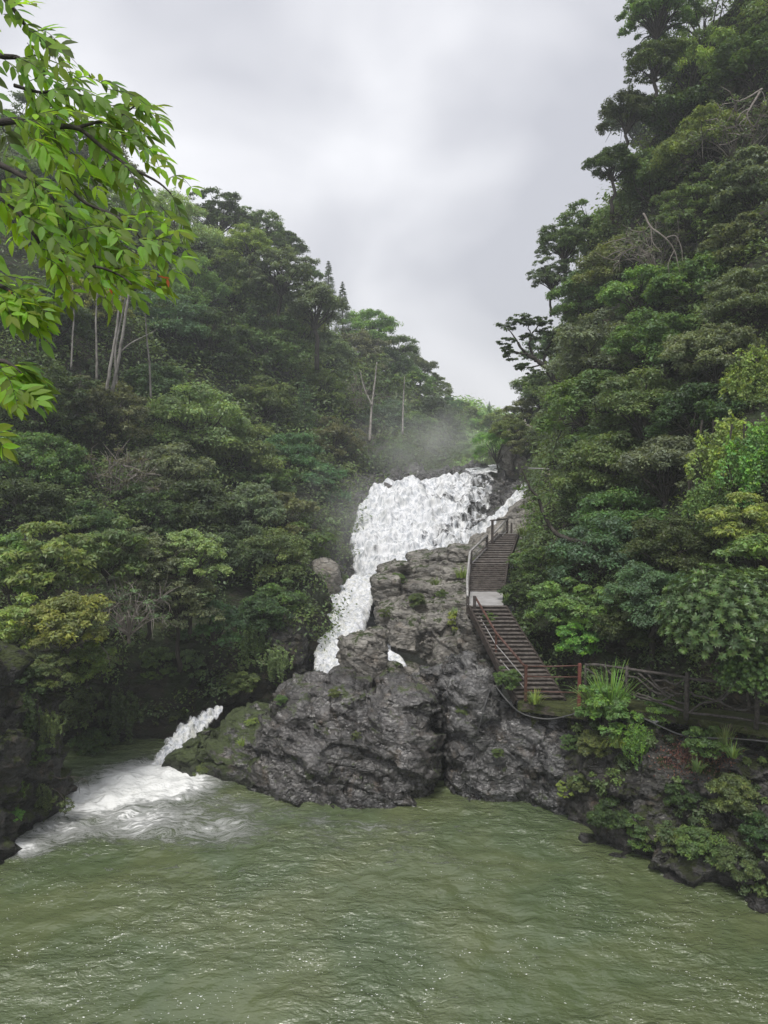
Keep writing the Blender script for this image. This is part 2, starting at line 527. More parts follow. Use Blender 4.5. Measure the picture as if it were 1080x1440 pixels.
RIGHT = [
 [(725,795,78),(735,745,84),(738,702,92),(736,668,98),(735,650,112),(728,640,135),(735,630,170)],
 [(748,785,62),(756,745,66),(762,700,73),(756,668,80),(755,635,95),(758,615,115),(765,600,135)],
 [(722,870,40.5),(728,820,44),(752,768,53),(768,700,62),(776,610,76),(790,530,88),(800,480,98)],
 [(768,965,36),(768,900,38),(775,800,42.5),(790,690,50),(810,560,60),(825,430,70),(835,370,80)],
 [(815,1000,34.5),(830,930,35),(838,820,38.5),(850,690,44),(862,530,53),(870,370,62),(880,260,72)],
 [(920,1010,32),(925,940,32.5),(935,820,35),(945,680,39),(955,500,47),(960,300,56),(950,120,66)],
 [(1080,1030,29),(1080,940,29.5),(1085,800,31),(1090,650,34.5),(1100,450,41),(1100,200,50),(1080,-60,60)],
 [(1300,1120,23),(1300,960,24),(1300,800,26),(1320,600,30),(1340,350,36),(1340,50,44),(1300,-300,54)],
 [(1800,1400,14),(1800,1100,16),(1900,800,18),(1900,500,22),(1950,150,28),(1950,-200,36),(1900,-700,46)],
]
rightT = terrain('right_hillside', RIGHT, 200, 200, 1.6, 0.16, M_SOIL, fac=0.5, fs=0.3)

BACK = [
 [(560,760,120),(560,700,130),(560,650,150),(560,610,190),(560,585,230)],
 [(630,740,110),(632,690,118),(640,645,140),(645,602,175),(650,580,220)],
 [(680,730,108),(682,685,115),(688,645,138),(692,612,172),(696,594,220)],
 [(730,730,108),(732,685,115),(735,645,138),(742,615,172),(748,600,220)],
 [(820,760,120),(820,700,130),(820,650,150),(820,610,190),(820,585,230)],
]
backT = terrain('far_hillside', BACK, 90, 60, 3.0, 0.06, M_SOIL)

LOWER = [
 [(790,1260,30.2),(792,1175,30.6),(795,1120,31.2),(800,1060,31.8),(806,1012,33.0),(812,1006,35.5)],
 [(820,1270,29.3),(825,1190,29.6),(828,1130,30.4),(832,1070,31.0),(836,1012,32.2),(842,1005,35.0)],
 [(880,1300,27.6),(880,1210,28.1),(882,1140,28.8),(885,1075,29.6),(890,1022,30.8),(896,1013,33.5)],
 [(950,1310,26.3),(950,1232,26.7),(952,1150,27.6),(955,1085,28.4),(960,1030,29.4),(966,1020,32.0)],
 [(1020,1330,25.2),(1020,1250,25.6),(1020,1165,26.4),(1022,1095,27.3),(1026,1040,28.2),(1030,1030,31.0)],
 [(1090,1350,24.2),(1090,1272,24.5),(1090,1180,25.2),(1092,1110,26.2),(1096,1052,27.0),(1100,1040,30.0)],
 [(1300,1480,19.8),(1300,1400,20.0),(1300,1280,20.8),(1300,1200,21.8),(1300,1130,22.5),(1300,1110,25.5)],
 [(1800,1900,12.8),(1800,1750,13),(1800,1500,14),(1800,1400,14.5),(1800,1300,15),(1800,1250,18)],
]
lowerT = terrain('river_bank', LOWER, 230, 130, 0.5, 0.5, M_CLIFF, fac=0.45, fs=0.8)

# cliff behind the fall
FALLROCK = [
 [(440,840,66),(445,800,68),(450,750,74),(458,715,78),(470,690,84),(480,672,92)],
 [(470,840,66),(475,800,68.5),(478,750,74.5),(482,715,78.5),(492,690,84),(505,668,92)],
 [(500,850,66.5),(503,800,69.5),(505,750,75),(510,712,79),(520,690,84),(535,668,92)],
 [(560,850,68),(560,800,70),(560,750,75.5),(560,700,79.5),(562,677,84),(566,664,95)],
 [(630,850,68),(630,800,70.5),(630,745,75.5),(630,700,80),(632,674,85),(634,662,96)],
 [(690,850,68),(690,790,70.5),(692,740,75.5),(698,700,81),(700,670,87),(700,661,98)],
 [(740,850,66),(745,790,68),(748,740,72),(752,710,77),(755,690,82),(756,680,90)],
]
fallrock = terrain('cliff', FALLROCK, 150, 130, 0.8, 0.3, M_ROCK, fac=0.9, fs=0.35)

# ground sheet under everything (river bed and beyond)
def sheet():
    n = 60
    x = np.linspace(-400, 400, n); y = np.linspace(-80, 500, n)
    X, Y = np.meshgrid(x, y, indexing='ij')
    Z = -3.0 + fbm(np.stack([X, Y, X * 0], -1).reshape(-1, 3), 3, 0.02).reshape(n, n) * 0.8
    me = mesh_np('ground', np.stack([X, Y, Z], -1).reshape(-1, 3), grid_faces(n, n))
    tag(link('ground', me, M_SOIL), kind='structure')
sheet()

# ------------------------------------------------------------------ rocks from blobs
def superell(c, r, p=1.0, rot=(0, 0, 0), n=3):
    bm = bmesh.new()
    bmesh.ops.create_icosphere(bm, subdivisions=n, radius=1.0)
    V = np.array([v.co[:] for v in bm.verts])
    F = [[v.index for v in f.verts] for f in bm.faces]
    bm.free()
    V = np.sign(V) * np.abs(V) ** p
    from mathutils import Euler
    Rm = np.array(Euler(tuple(R(a) for a in rot)).to_matrix())
    return (V * np.array(r)) @ Rm.T + c, F
def rock(name, blobs, voxel, material, label, cat='rock', fac=0.35, fs=0.5, amp=0.3, ns=0.5, strata=0.0, parent=None, group=None, seed=0, shear=(0, 0)):
    """blobs: (px,py,d, rx,ry,rz[, power[, rot]])"""
    V = []; F = []; n = 0
    for b in blobs:
        c = at(*b[:3])
        p = b[6] if len(b) > 6 else 0.85
        rot = b[7] if len(b) > 7 else (0, 0, 0)
        v, f = superell(c, b[3:6], p, rot)
        V.append(v); F += [[i + n for i in q] for q in f]; n += len(v)
    V = np.concatenate(V)
    me = bpy.data.meshes.new('tmp')
    me.from_pydata([tuple(v) for v in V], [], F)
    o = bpy.data.objects.new('tmp', me)
    COL.objects.link(o)
    md = o.modifiers.new('r', 'REMESH'); md.mode = 'VOXEL'; md.voxel_size = voxel
    dg = bpy.context.evaluated_depsgraph_get()
    m2 = bpy.data.meshes.new_from_object(o.evaluated_get(dg))
    bpy.data.objects.remove(o); bpy.data.meshes.remove(me)
    nv = len(m2.vertices)
    P = np.empty(nv * 3, np.float32); m2.vertices.foreach_get('co', P); P = P.reshape(-1, 3).astype(float)
    Nn = np.empty(nv * 3, np.float32); m2.vertices.foreach_get('normal', Nn); Nn = Nn.reshape(-1, 3)
    a1, a2 = 0.45 + 0.1 * seed % 0.5, -0.3
    Q = P @ np.array(Matrix.Rotation(a1, 3, 'Y') @ Matrix.Rotation(a2, 3, 'X')) * (0.75, 0.9, 1.9)
    Q = Q + (fbm(P, 3, 0.7)[:, None] * 0.5)
    d = fbm(P + seed, 4, ns) * amp + facet(Q, fs, seed) * fac + facet(Q, fs * 2.3, seed + 2) * fac * 0.26 + facet(Q * (1, 1, 1.3), fs * 5, seed + 4) * fac * 0.07 + fbm(P, 3, 6) * 0.02
    # bedding: tilted ledges breaking back like saw teeth, here and there
    tl = nrm(np.array([0.45 if not strata else 0.1, 0.25, 1.0]))
    w = (P @ tl) / 0.85 + fbm(P, 3, 0.35) * 1.3
    d = d + (w % 1.0 - 0.5) * 0.30 * np.clip(0.6 + fbm(P + 40, 2, 0.3) * 1.6, 0, 1)
    if strata:
        z = P[:, 2] + 0.15 * P[:, 0] + fbm(P, 2, 0.4) * 0.5
        w = (z / 0.62) % 1.0
        d = d + strata * (np.abs(w - 0.5) * -2 + 0.6) ** 3
    P2 = P + Nn * d[:, None]
    m2.vertices.foreach_set('co', P2.astype(np.float32).ravel())
    m2.polygons.foreach_set('use_smooth', np.ones(len(m2.polygons), bool))
    m2.materials.clear(); m2.update()
    m2.name = name
    org = P2.mean(0); org[2] = P2[:, 2].min()
    for_b = [tuple(v) for v in P2]
    faces = [tuple(p.vertices) for p in m2.polygons]
    ALLTERR.append((label or name, BVHTree.FromPolygons(for_b, faces)))
    ob = link(name, m2, material, parent)
    if label: tag(ob, label, cat, group)
    return ob

rock('boulder', [
 (470,1065,36.5, 4.3,4.0,4.0), (372,1085,37.2, 3.1,2.7,3.5), (292,1105,37.6, 2.1,1.9,2.6), (556,1065,35.4, 2.0,3.0,3.9),
 (500,1120,34.2, 3.0,2.2,1.6), (420,1110,35.0, 2.6,1.9,1.6), (585,1000,35.0, 1.0,1.6,1.3)],
 0.08, M_BOULDER, 'huge dark wet cracked boulder rising from the pool, mossy at its left end', 'boulder', fac=0.38, fs=0.42, amp=0.4, ns=0.35)
rock('boulder', [(512,930,38.6, 1.35,1.3,1.5,0.75), (488,905,39.2,0.55,0.6,0.35,0.6,(0,8,10)), (528,893,39.2,0.62,0.6,0.33,0.6,(0,-6,-14)), (545,950,38.4,0.9,1.0,0.8)],
 0.06, M_SLAB, 'blocky grey knob capped by two flat stones above the huge boulder', 'boulder', fac=0.22, fs=0.8, amp=0.15, strata=0.1, seed=3)
rock('boulder', [(600,972,38.2, 1.2,1.4,1.25), (575,992,38.5,1.1,1.2,1.2), (622,1000,38, 0.9,1.3,2.6)],
 0.07, M_ROCK, 'rounded dark boulder behind the crack between huge boulder and cliff', 'boulder', fac=0.3, fs=0.55, amp=0.25, seed=5)
rock('cliff', [(668,1050,35.6, 1.55,2.3,4.5,0.8), (740,1105,34.8, 2.9,2.3,3.9,0.7), (690,1130,34.2, 1.6,1.4,2.0), (770,1150,33.0, 1.5,1.4,1.6), (655,960,37.0,1.5,1.4,1.5),(805,1110,33.2,1.6,1.8,3.4,0.7)],
 0.08, M_ROCK, 'dark wet rock face dropping from the stair platform to the pool', 'cliff', fac=0.42, fs=0.5, amp=0.4, ns=0.4, seed=8)
rock('rock_pillar', [(668,895,38.2, 0.85,0.9,1.6,0.55), (700,915,38.2,0.9,0.9,1.4,0.6)],
 0.06, M_SLAB, 'upright rock pillar under the stair landing post', 'rock', fac=0.16, fs=0.8, amp=0.12, strata=0.06, seed=9)
# stepped granite beside the fall
rock('rock_ledge', [
 (622,783,56, 2.7,1.6,0.42,0.28,(3,-8,6)), (655,778,55, 1.3,1.6,0.5,0.3,(0,2,-4)), (600,800,55.5, 2.7,1.9,0.5,0.28,(-3,-7,-6)), (648,803,54, 1.7,1.9,0.6,0.3,(2,-3,8)),
 (553,800,54.5, 1.2,1.3,0.42,0.3,(0,-12,10)), (590,822,54, 3.0,2.1,0.5,0.28,(2,-6,3)), (545,826,53, 1.1,1.7,0.95,0.32,(0,-3,-8)), (640,826,53, 2.0,2.0,0.55,0.3,(-2,-2,-5)), (600,835,56,4,2,1.5,0.5)],
 0.08, M_SLAB, 'upper tier of stepped grey granite right of the fall', 'rock', fac=0.13, fs=0.6, amp=0.12, strata=0.16, seed=11)
rock('rock_ledge', [
 (588,850,51, 2.9,1.7,0.5,0.28,(2,-7,5)), (640,848,49.5, 1.5,1.9,0.5,0.3,(0,-3,-6)), (556,868,50.5, 1.3,1.8,0.75,0.3,(0,-4,8)), (612,869,49.5, 2.0,1.9,0.5,0.28,(3,-5,-4)), (648,874,48,1.3,1.9,0.7,0.3,(0,3,6)),
 (600,888,49.5,3.0,1.8,0.8,0.35,(0,-3,0)), (645,898,46.5,1.2,1.7,0.8,0.35)],
 0.075, M_SLAB, 'middle tier of stepped grey granite below the upper tier', 'rock', fac=0.13, fs=0.65, amp=0.12, strata=0.16, seed=14)
rock('rock_ledge', [
 (580,893,46.5, 1.5,1.2,0.9,0.5,(0,5,0)), (618,893,44, 1.3,1.6,1.5,0.55), (638,930,42,1.3,1.8,1.6,0.6), (560,950,45,1.8,1.2,0.7,0.6)],
 0.075, M_SLAB, 'lowest broken tier of granite above the dark hollow', 'rock', fac=0.2, fs=0.7, amp=0.15, strata=0.16, seed=16)
rock('boulder', [(457,815,59, 1.25,1.3,1.85,0.95,(0,-8,0))],
 0.07, M_PALE, 'smooth rounded pale boulder standing left of the lower fall', 'boulder', fac=0.12, fs=0.6, amp=0.25, seed=18)
rock('cliff', [(402,908,50.5, 1.9,2.2,2.8,0.7),(413,852,53,1.3,1.6,0.9,0.55),(385,925,48.5,2.2,1.8,2.4,0.7)],
 0.09, M_CLIFF, 'layered rock wall left of the lower fall chute', 'cliff', fac=0.4, fs=0.45, amp=0.35, strata=0.18, seed=20)
rock('boulder', [(735,640,88, 2.6,3,3.6,0.75),(770,650,84,3,3,4.0,0.75)],
 0.16, M_PALE, 'big weathered brown boulder at the right end of the fall lip', 'boulder', fac=0.4, fs=0.4, amp=0.5, seed=22)
rock('rock_slab', [(702,762,66, 2.6,3.0,1.3,0.55,(0,-30,0)), (738,733,69, 2.4,3,1.5,0.55,(0,-35,0)), (665,780,63, 2.0,2.4,0.9,0.55,(0,-10,0)), (750,762,60,2.3,3,1.7,0.6)],
 0.11, M_PALE, 'pale sloping granite slabs between the fall and the top of the stairs', 'rock', fac=0.25, fs=0.4, amp=0.35, strata=0.14, seed=24)
# near left bank
rock('cliff', [(0,1100,32.0, 2.6,2.8,4.6,0.8), (-70,1090,30, 3.6,3.6,6.0,0.8), (45,1130,32.6, 1.2,1.8,2.8,0.85), (-30,1190,29.8,1.8,1.6,1.6)],
 0.11, M_BANK, 'near left rock bank hung with moss at the edge of the frame', 'cliff', fac=0.5, fs=0.45, amp=0.5, seed=27)
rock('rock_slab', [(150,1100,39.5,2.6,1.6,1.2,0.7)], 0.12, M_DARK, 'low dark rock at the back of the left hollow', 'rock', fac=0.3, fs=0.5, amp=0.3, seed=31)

# ------------------------------------------------------------------ river
def river():
    k = NT('river_water')
    foam = k.attr('foam')
    wn_ = k.n('ShaderNodeTexNoise'); k.l(k.tc.outputs['Object'], wn_.inputs['Vector']); wn_.inputs['Scale'].default_value = 0.45
    ws = k.n('ShaderNodeVectorMath', operation='SCALE'); k.l(wn_.outputs['Color'], ws.inputs[0]); ws.inputs['Scale'].default_value = 2.2
    wa = k.n('ShaderNodeVectorMath', operation='ADD'); k.l(ws.outputs[0], wa.inputs[0]); k.l(k.tc.outputs['Object'], wa.inputs[1])
    st = k.mapping((0.8, 3.2, 1.0), rot=(0, 0, 0.25), src=wa.outputs[0])
    n1 = k.noise(1.3, 9, 0.72, 1.2, st)
    n2 = k.noise(6.0, 8, 0.75, 0.8, st)
    nn = k.math('ADD', k.math('MULTIPLY', n1, 0.6), k.math('MULTIPLY', n2, 0.4))
    a = k.math('SUBTRACT', nn, k.math('SUBTRACT', 0.72, k.math('MULTIPLY', foam, 0.53)))
    fm = k.math('MULTIPLY', a, 5.5, clamp=True)
    # drifting foam flecks
    sp = k.vor(3.3, 'F1', k.mapping((1, 1.7, 1)))
    sp2 = k.vor(7.0, 'F1', k.mapping((1, 1.5, 1), loc=(3, 3, 0)))
    pm = k.ramp(k.noise(0.32, 4, 0.6, 1.5, k.mapping((1, 1.6, 1), loc=(2, 1, 0))), [(0.47, 0.0), (0.6, 1.0)])
    f1 = k.math('MULTIPLY', k.math('LESS_THAN', sp, 0.11), pm)
    f2 = k.math('MULTIPLY', k.math('LESS_THAN', sp2, 0.12), k.math('MULTIPLY', pm, 0.8))
    fl = k.math('MULTIPLY', k.math('MAXIMUM', f1, f2), k.attr('fleck'))
    big = k.noise(0.25, 3, 0.5, 0.8)
    base = k.mix(k.ramp(big, [(0.35, 0.0), (0.65, 1.0)]), (0.080, 0.110, 0.050), (0.108, 0.130, 0.058))
    # churned pale water round the landing
    base = k.mix(k.math('SUBTRACT', k.math('MULTIPLY', foam, 1.1), 0.35, clamp=True), base, (0.19, 0.24, 0.16))
    mask = k.math('MAXIMUM', fm, fl)
    c = k.mix(mask, base, (0.80, 0.81, 0.79))
    w1 = k.noise(1.7, 3, 0.5, 0.2, k.mapping((0.9, 1.5, 1), rot=(0, 0, 0.15)))
    w2 = k.noise(5.5, 4, 0.55, 0.2, k.mapping((0.8, 1.6, 1), rot=(0, 0, -0.2)))
    w3 = k.noise(20, 4, 0.6, 0.3)
    h = k.math('ADD', k.math('MULTIPLY', w1, 0.22), k.math('ADD', k.math('MULTIPLY', w2, 0.075), k.math('MULTIPLY', w3, 0.006)))
    calm = k.ramp(k.noise(0.17, 3, 0.5, 0.6, k.mapping((1, 1.6, 1), loc=(5, 2, 0))), [(0.38, 0.35), (0.6, 1.15)])
    h = k.math('MULTIPLY', h, calm)
    h = k.math('ADD', h, k.math('MULTIPLY', fm, 0.08))
    b = k.bump(h, 1.0, 1.05)
    p = k.principled(c, k.mix(mask, (0.06, 0.06, 0.06), (0.7, 0.7, 0.7)), 0.6, b, IOR=1.6)
    m = k.done(p.outputs[0])
    x = np.arange(-34, 30, 0.13); y = np.arange(2, 44, 0.13)
    X, Y = np.meshgrid(x, y, indexing='ij')
    P = np.stack([X, Y, X * 0], -1).reshape(-1, 3)
    # landing of the left chute and current out of it
    A = wl(215, 1098)
    d = np.hypot((P[:, 0] - A[0]) * 0.85, P[:, 1] - A[1])
    f = np.exp(-(d / 3.2) ** 2) * 1.15
    pts = [wl(*q)[:2] for q in ((215, 1100), (170, 1115), (120, 1125), (200, 1150), (300, 1165), (90, 1165), (30, 1190))]
    wts = [1.0, 0.98, 0.92, 0.74, 0.6, 0.72, 0.8]
    rad = [2.6, 3.2, 3.4, 3.4, 3.2, 2.6, 1.6]
    for (qx, qy), w, r in zip(pts, wts, rad):
        f = np.maximum(f, w * np.exp(-(np.hypot((P[:, 0] - qx) * 0.8, (P[:, 1] - qy) * 1.3) / r) ** 2))
    # tongue along the boulder foot
    for (px, py, w, r) in ((300,1128,.5,1.4),(340,1135,.55,1.4),(400,1145,.45,1.4),(450,1152,.45,1.5),(520,1165,.45,1.6),(580,1165,.42,1.5),(470,1180,.4,2.0),(560,1200,.36,2.2),(650,1165,.32,1.5),(640,1210,.34,2.0),(700,1230,.3,2.2),(560,1330,.3,2.5),(660,1400,.3,2.2)):
        q = wl(px, py)
        f = np.maximum(f, w * np.exp(-(np.hypot((P[:, 0] - q[0]) * 0.7, (P[:, 1] - q[1])) / r) ** 2))
    f = np.maximum(f, 0.25 + 0.11 * fbm(P, 3, 0.16))  # floor over the whole pool: paints the ripples' white sky glints as streaks
    f = f * (P[:, 1] < 45)
    fleck = np.clip((29 - P[:, 1]) / 8 + 0.15, 0.2, 1)
    churn = np.clip(f * 1.4 - 0.4, 0, 1)
    q = P * (0.9, 1.3, 1)
    z = fbm(q, 3, 0.45) * 0.14 + fbm(q + 5, 2, 1.3) * 0.09 * (1 + 1.5 * churn) + fbm(P, 4, 0.9) * 0.3 * churn
    P[:, 2] = z
    me = mesh_np('river', P, grid_faces(len(x), len(y)), {'foam': ('POINT', np.clip(f, 0, 1.2)), 'fleck': ('POINT', fleck)})
    tag(link('river', me, m), kind='structure')
river()

# ------------------------------------------------------------------ falling water
def white_mat(name, breakup=0.5, scale=1.0, tint=(0.84, 0.85, 0.87), dirty=(0.55, 0.54, 0.42), dirt=0.2):
    k = NT(name)
    uv = k.attr('thin')
    v1 = k.mapping((1.3 * scale, 1.3 * scale, 0.2 * scale))
    n1 = k.noise(1.6, 7, 0.64, 0.5, v1)
    n2 = k.noise(5.0 * scale, 7, 0.72, 0.5)
    n = k.math('ADD', k.math('MULTIPLY', n1, 0.8), k.math('MULTIPLY', n2, 0.2))
    al = k.math('MULTIPLY', k.math('SUBTRACT', n, k.math('ADD', k.math('MULTIPLY', uv, 0.62), 0.2)), 6.0, clamp=True)
    v3 = k.mapping((2.2 * scale, 2.2 * scale, 0.15 * scale), loc=(3, 1, 0))
    st = k.noise(1.3, 6, 0.66, 0.8, v3)
    c = k.mix(k.ramp(st, [(0.38, 0.0), (0.56, 1.0)]), (0.42, 0.45, 0.49), tint)  # grey-blue streaks: thin water, with the froth's shading put into the colour
    dd = k.ramp(k.noise(0.8 * scale, 4, 0.6, 0.4, v1), [(0.45, 0.0), (0.7, dirt)])
    c = k.mix(dd, c, dirty)
    h = k.math('ADD', k.math('MULTIPLY', n1, 0.7), k.math('MULTIPLY', n2, 0.04))
    h = k.math('ADD', h, k.math('MULTIPLY', st, 0.4))
    b = k.bump(h, 0.55, 0.3)
    p = k.principled(c, 0.55, 0.4, b)
    tr = k.n('ShaderNodeBsdfTransparent')
    ms = k.n('ShaderNodeMixShader')
    k.l(al, ms.inputs[0]); k.l(tr.outputs[0], ms.inputs[1]); k.l(p.outputs[0], ms.inputs[2])
    return k.done(ms.outputs[0])
M_FALL = white_mat('falling_whitewater', scale=1.0)
M_CHUTE = white_mat('chute_whitewater', scale=1.6, dirt=0.55)

def cascade(name, ctrl, nu, nv, amp, thin, parent, material, ns=0.8, zs=0.35, thick=0.5):
    G = patch_grid(ctrl, nu, nv)
    N = grid_normals(G)
    u = np.linspace(0, 1, nu)[:, None] * np.ones((1, nv)); v = np.linspace(0, 1, nv)[None, :] * np.ones((nu, 1))
    P = G.reshape(-1, 3)
    q = P * (1, 1, zs * 0.45)
    d = fbm(q, 2, ns) * amp + np.abs(fbm(q + 9, 2, ns * 1.8)) * amp * 0.5 + fbm(q, 2, ns * 4) * amp * 0.05
    # round the sheet's side edges back towards the rock
    e = np.minimum(u, 1 - u).ravel() * 2
    d = d - thick * (1 - np.clip(e * 3, 0, 1)) ** 2
    P = P + N.reshape(-1, 3) * d[:, None]
    th = thin(u, v, P.reshape(nu, nv, 3)).ravel()
    me = mesh_np(name, P, grid_faces(nu, nv), {'thin': ('POINT', th)})
    return link(name, me, material, parent)
def edgethin(u, v, w=0.06, base=0.0):
    e = np.minimum(u, 1 - u)
    return base + np.clip((w - e) / w, 0, 1) * 1.05

wf = empty('waterfall', at(570, 800, 70))
tag(wf, 'wide roaring white waterfall pouring over the cliff in the gorge', 'waterfall')
cascade('cascade', [
 [(510,704,79.5),(499,718,76.5),(489,745,73.5),(489,778,70.5),(497,815,66.5)],
 [(540,681,81),(532,702,77.5),(525,738,74),(525,772,70),(530,815,66)],
 [(578,671,82),(573,692,78),(570,732,74),(568,768,70),(565,812,66)],
 [(622,668,82.5),(620,690,78.5),(618,728,74),(614,762,70.5),(608,805,66.5)],
 [(662,664,84),(660,688,79.5),(656,722,74.5),(650,752,71),(645,795,67)],
 [(704,661,86),(702,690,80.5),(694,722,75),(682,750,71.5),(672,790,68)],
 ], 200, 190, 0.95,
 lambda u, v, P: edgethin(u, v, 0.07) * 0.9 + 0.10 + np.clip((u - 0.6) * 0.8, 0, 0.2) + 0.55 * np.clip(fbm(P.reshape(-1, 3) * (1, 1, 0.35), 4, 0.55).reshape(u.shape) - 0.12 + 0.5 * (u - 0.5), 0, 1),
 wf, M_FALL, ns=0.7)
cascade('cascade', [
 [(737,676,79),(722,692,78),(700,716,76),(676,732,74),(648,752,72)],
 [(741,680,79),(728,700,77.5),(708,722,75.5),(684,740,73.5),(652,760,71.5)],
 [(744,686,78.5),(733,708,77),(714,730,75),(690,748,73),(656,768,71)],
 ], 30, 120, 0.35, lambda u, v, P: edgethin(u, v, 0.12) * 0.7 + 0.1, wf, M_FALL, ns=1.2, thick=0.25)
cascade('rapids', [
 [(630,670,83.5),(650,661,90),(660,657,98)],
 [(665,666,84.5),(680,658,91),(686,655,99)],
 [(704,663,86),(708,655,92),(706,651,100)],
 ], 50, 50, 0.35, lambda u, v, P: edgethin(u, v, 0.12) + 0.25, wf, M_FALL, ns=1.0)
lf = empty('waterfall', at(480, 930, 50))
tag(lf, 'narrow steep lower fall squeezed between pale boulder and stepped granite', 'waterfall')
cascade('cascade', [
 [(492,808,62),(466,832,59),(447,850,55.5),(442,880,51.5),(440,915,48.8),(438,950,47)],
 [(505,809,62),(488,830,59),(478,852,56.5),(468,882,52),(462,915,49),(460,950,47)],
 [(520,811,61.5),(507,830,58.5),(500,855,56),(490,885,51.5),(480,915,48.5),(475,950,46.5)],
 [(530,814,61),(527,832,58),(522,858,55.5),(514,885,51.5),(500,910,48.5),(488,950,46.5)],
 ], 90, 150, 0.45, lambda u, v, P: edgethin(u, v, 0.08) + 0.45 * np.clip(v - 0.72, 0, 1) * np.clip(0.45 - u, 0, 1) * 8, lf, M_CHUTE, ns=1.0)
cascade('plunge_pool', [
 [(470,838,60),(490,812,66),(505,800,70)],
 [(500,838,58.5),(520,815,64),(530,803,69)],
 [(530,838,57),(545,815,62),(560,806,68)],
 ], 50, 50, 0.3, lambda u, v, P: edgethin(u, v, 0.08) + 0.35, lf, M_CHUTE, ns=1.0)
sf = empty('waterfall', wl(215, 1100))
tag(sf, 'low slanting white chute left of the huge boulder running into the pool', 'waterfall')
cascade('cascade', [
 [(312,988,41.5),(290,994,40.5),(258,1010,39),(229,1036,38),(206,1068,37),(176,1106,36.2)],
 [(312,996,41),(298,1006,40),(270,1026,38.5),(246,1052,37.4),(228,1082,36.6),(210,1110,36)],
 [(312,1004,40.6),(304,1016,39.6),(280,1038,38),(256,1064,37),(240,1090,36.2),(226,1114,35.6)],
 ], 80, 200, 0.34, lambda u, v, P: edgethin(u, v, 0.3) * 0.75 + 0.12, sf, M_CHUTE, ns=1.7, thick=0.3, zs=0.8)
tf = empty('waterfall', at(555, 930, 43))
tag(tf, 'tiny white spout in the dark hollow behind the huge boulder', 'waterfall')
cascade('cascade', [
 [(537,905,44.5),(540,918,43.6),(546,930,42.8)],
 [(541,908,44.3),(552,926,43.4),(558,938,42.6)],
 [(545,912,44.1),(566,922,43.6),(574,936,42.6)],
 ], 30, 30, 0.15, lambda u, v, P: edgethin(u, v, 0.12) * 0.6, tf, M_CHUTE, ns=2)
# ------------------------------------------------------------------ foliage
def leaf_quads(C, D, Nn, L, Wd, fold=0.0):
    """C centres, D long axis, Nn normals -> pointed leaves, each one quad"""
    D = nrm(D); Sd = nrm(np.cross(D, Nn)); Nn = np.cross(Sd, D)
    L = np.asarray(L)[:, None]; Wd = np.asarray(Wd)[:, None]
    b = C - D * L * 0.5
    t = C + D * L * 0.5 - Nn * L * 0.08
    s1 = C + Sd * Wd * 0.5 + Nn * fold * Wd - D * L * 0.06
    s2 = C - Sd * Wd * 0.5 + Nn * fold * Wd - D * L * 0.06
    V = np.stack([b, s1, t, s2], 1).reshape(-1, 3)
    F = np.arange(len(C) * 4).reshape(-1, 4)
    return V, F
def rdirs(n, rng):
    return nrm(rng.normal(size=(n, 3)))
def clump_leaves(cs, rs, per, leaf, rng, flat=0.55, up=0.6, shell=0.55, aspect=0.5, droop=0.25):
    """cs (k,3) clump centres, rs radii; returns centre, dir, normal, length, clump id"""
    k = len(cs)
    ids = np.repeat(np.arange(k), per)
    n = len(ids)
    u = rdirs(n, rng)
    u[:, 2] = np.where(rng.random(n) < 0.55, np.abs(u[:, 2]), u[:, 2])
    rad = rs[ids] * (shell + (1 - shell) * rng.random(n) ** 0.6)
    wob = 1 + 0.35 * pn(cs[ids] * 3 + u * 1.7)
    off = u * (rad * wob)[:, None]
    off[:, 2] *= flat
    C = cs[ids] + off
    N = nrm(u * 0.6 + np.array([0, 0, up]) + rng.normal(size=(n, 3)) * 0.38)
    D = nrm(np.cross(N, rdirs(n, rng)))
    D = nrm(D + u * 0.5 - np.array([0, 0, droop]))
    L = leaf * (0.7 + 0.6 * rng.random(n))
    return C, D, N, L, ids
def foliage_mesh(name, cs, rs, per, leaf, rng, aspect=0.5, **kw):
    C, D, N, L, ids = clump_leaves(cs, rs, per, leaf, rng, **kw)
    V, F = leaf_quads(C, D, N, L, L * aspect)
    g = rng.random(len(cs))[ids]
    return mesh_np(name, V, F, {'v': ('FACE', rng.random(len(F))), 'g': ('FACE', g)}, smooth=False)

def dome(k, rng, r0=0.35, r1=0.92, zs=0.78, low=-0.25):
    """clump centres over a dome: even but irregular"""
    pts = []
    while len(pts) < k:
        best = None; bd = -1
        for _ in range(6):
            u = rdirs(1, rng)[0]
            if u[2] < low: u[2] = -u[2] * 0.6
            r = r0 + (r1 - r0) * rng.random() ** 0.5
            p = u * r * np.array([1, 1, zs])
            dmin = min([np.linalg.norm(p - q) for q in pts], default=9)
            if dmin > bd: best, bd = p, dmin
        pts.append(best)
    return np.array(pts)
def lobes(nl, per, rng, lr=(0.30, 0.46), sr=(0.09, 0.17), r0=0.25, r1=0.68, zs=0.8, low=-0.3, lf=0.75, top=0.1):
    """a crown of big lobes, each carrying small leaf clumps on its outer side -> (all clump centres, radii, lobe centres)"""
    lc = dome(nl, rng, r0, r1, zs, low)
    out = []; rr = []
    for c in lc:
        lrad = rng.uniform(*lr) * (1.0 - 0.25 * np.linalg.norm(c))
        u = rdirs(per, rng)
        u[:, 2] = np.where(u[:, 2] < -0.25, -u[:, 2], u[:, 2])
        u = nrm(u + nrm(c) * 0.45 + np.array([0, 0, top]))
        q = c + u * lrad * rng.uniform(0.75, 1.12, (per, 1)) * np.array([1, 1, lf])
        out.append(q); rr.append(rng.uniform(*sr, per))
    return np.concatenate(out), np.concatenate(rr), lc
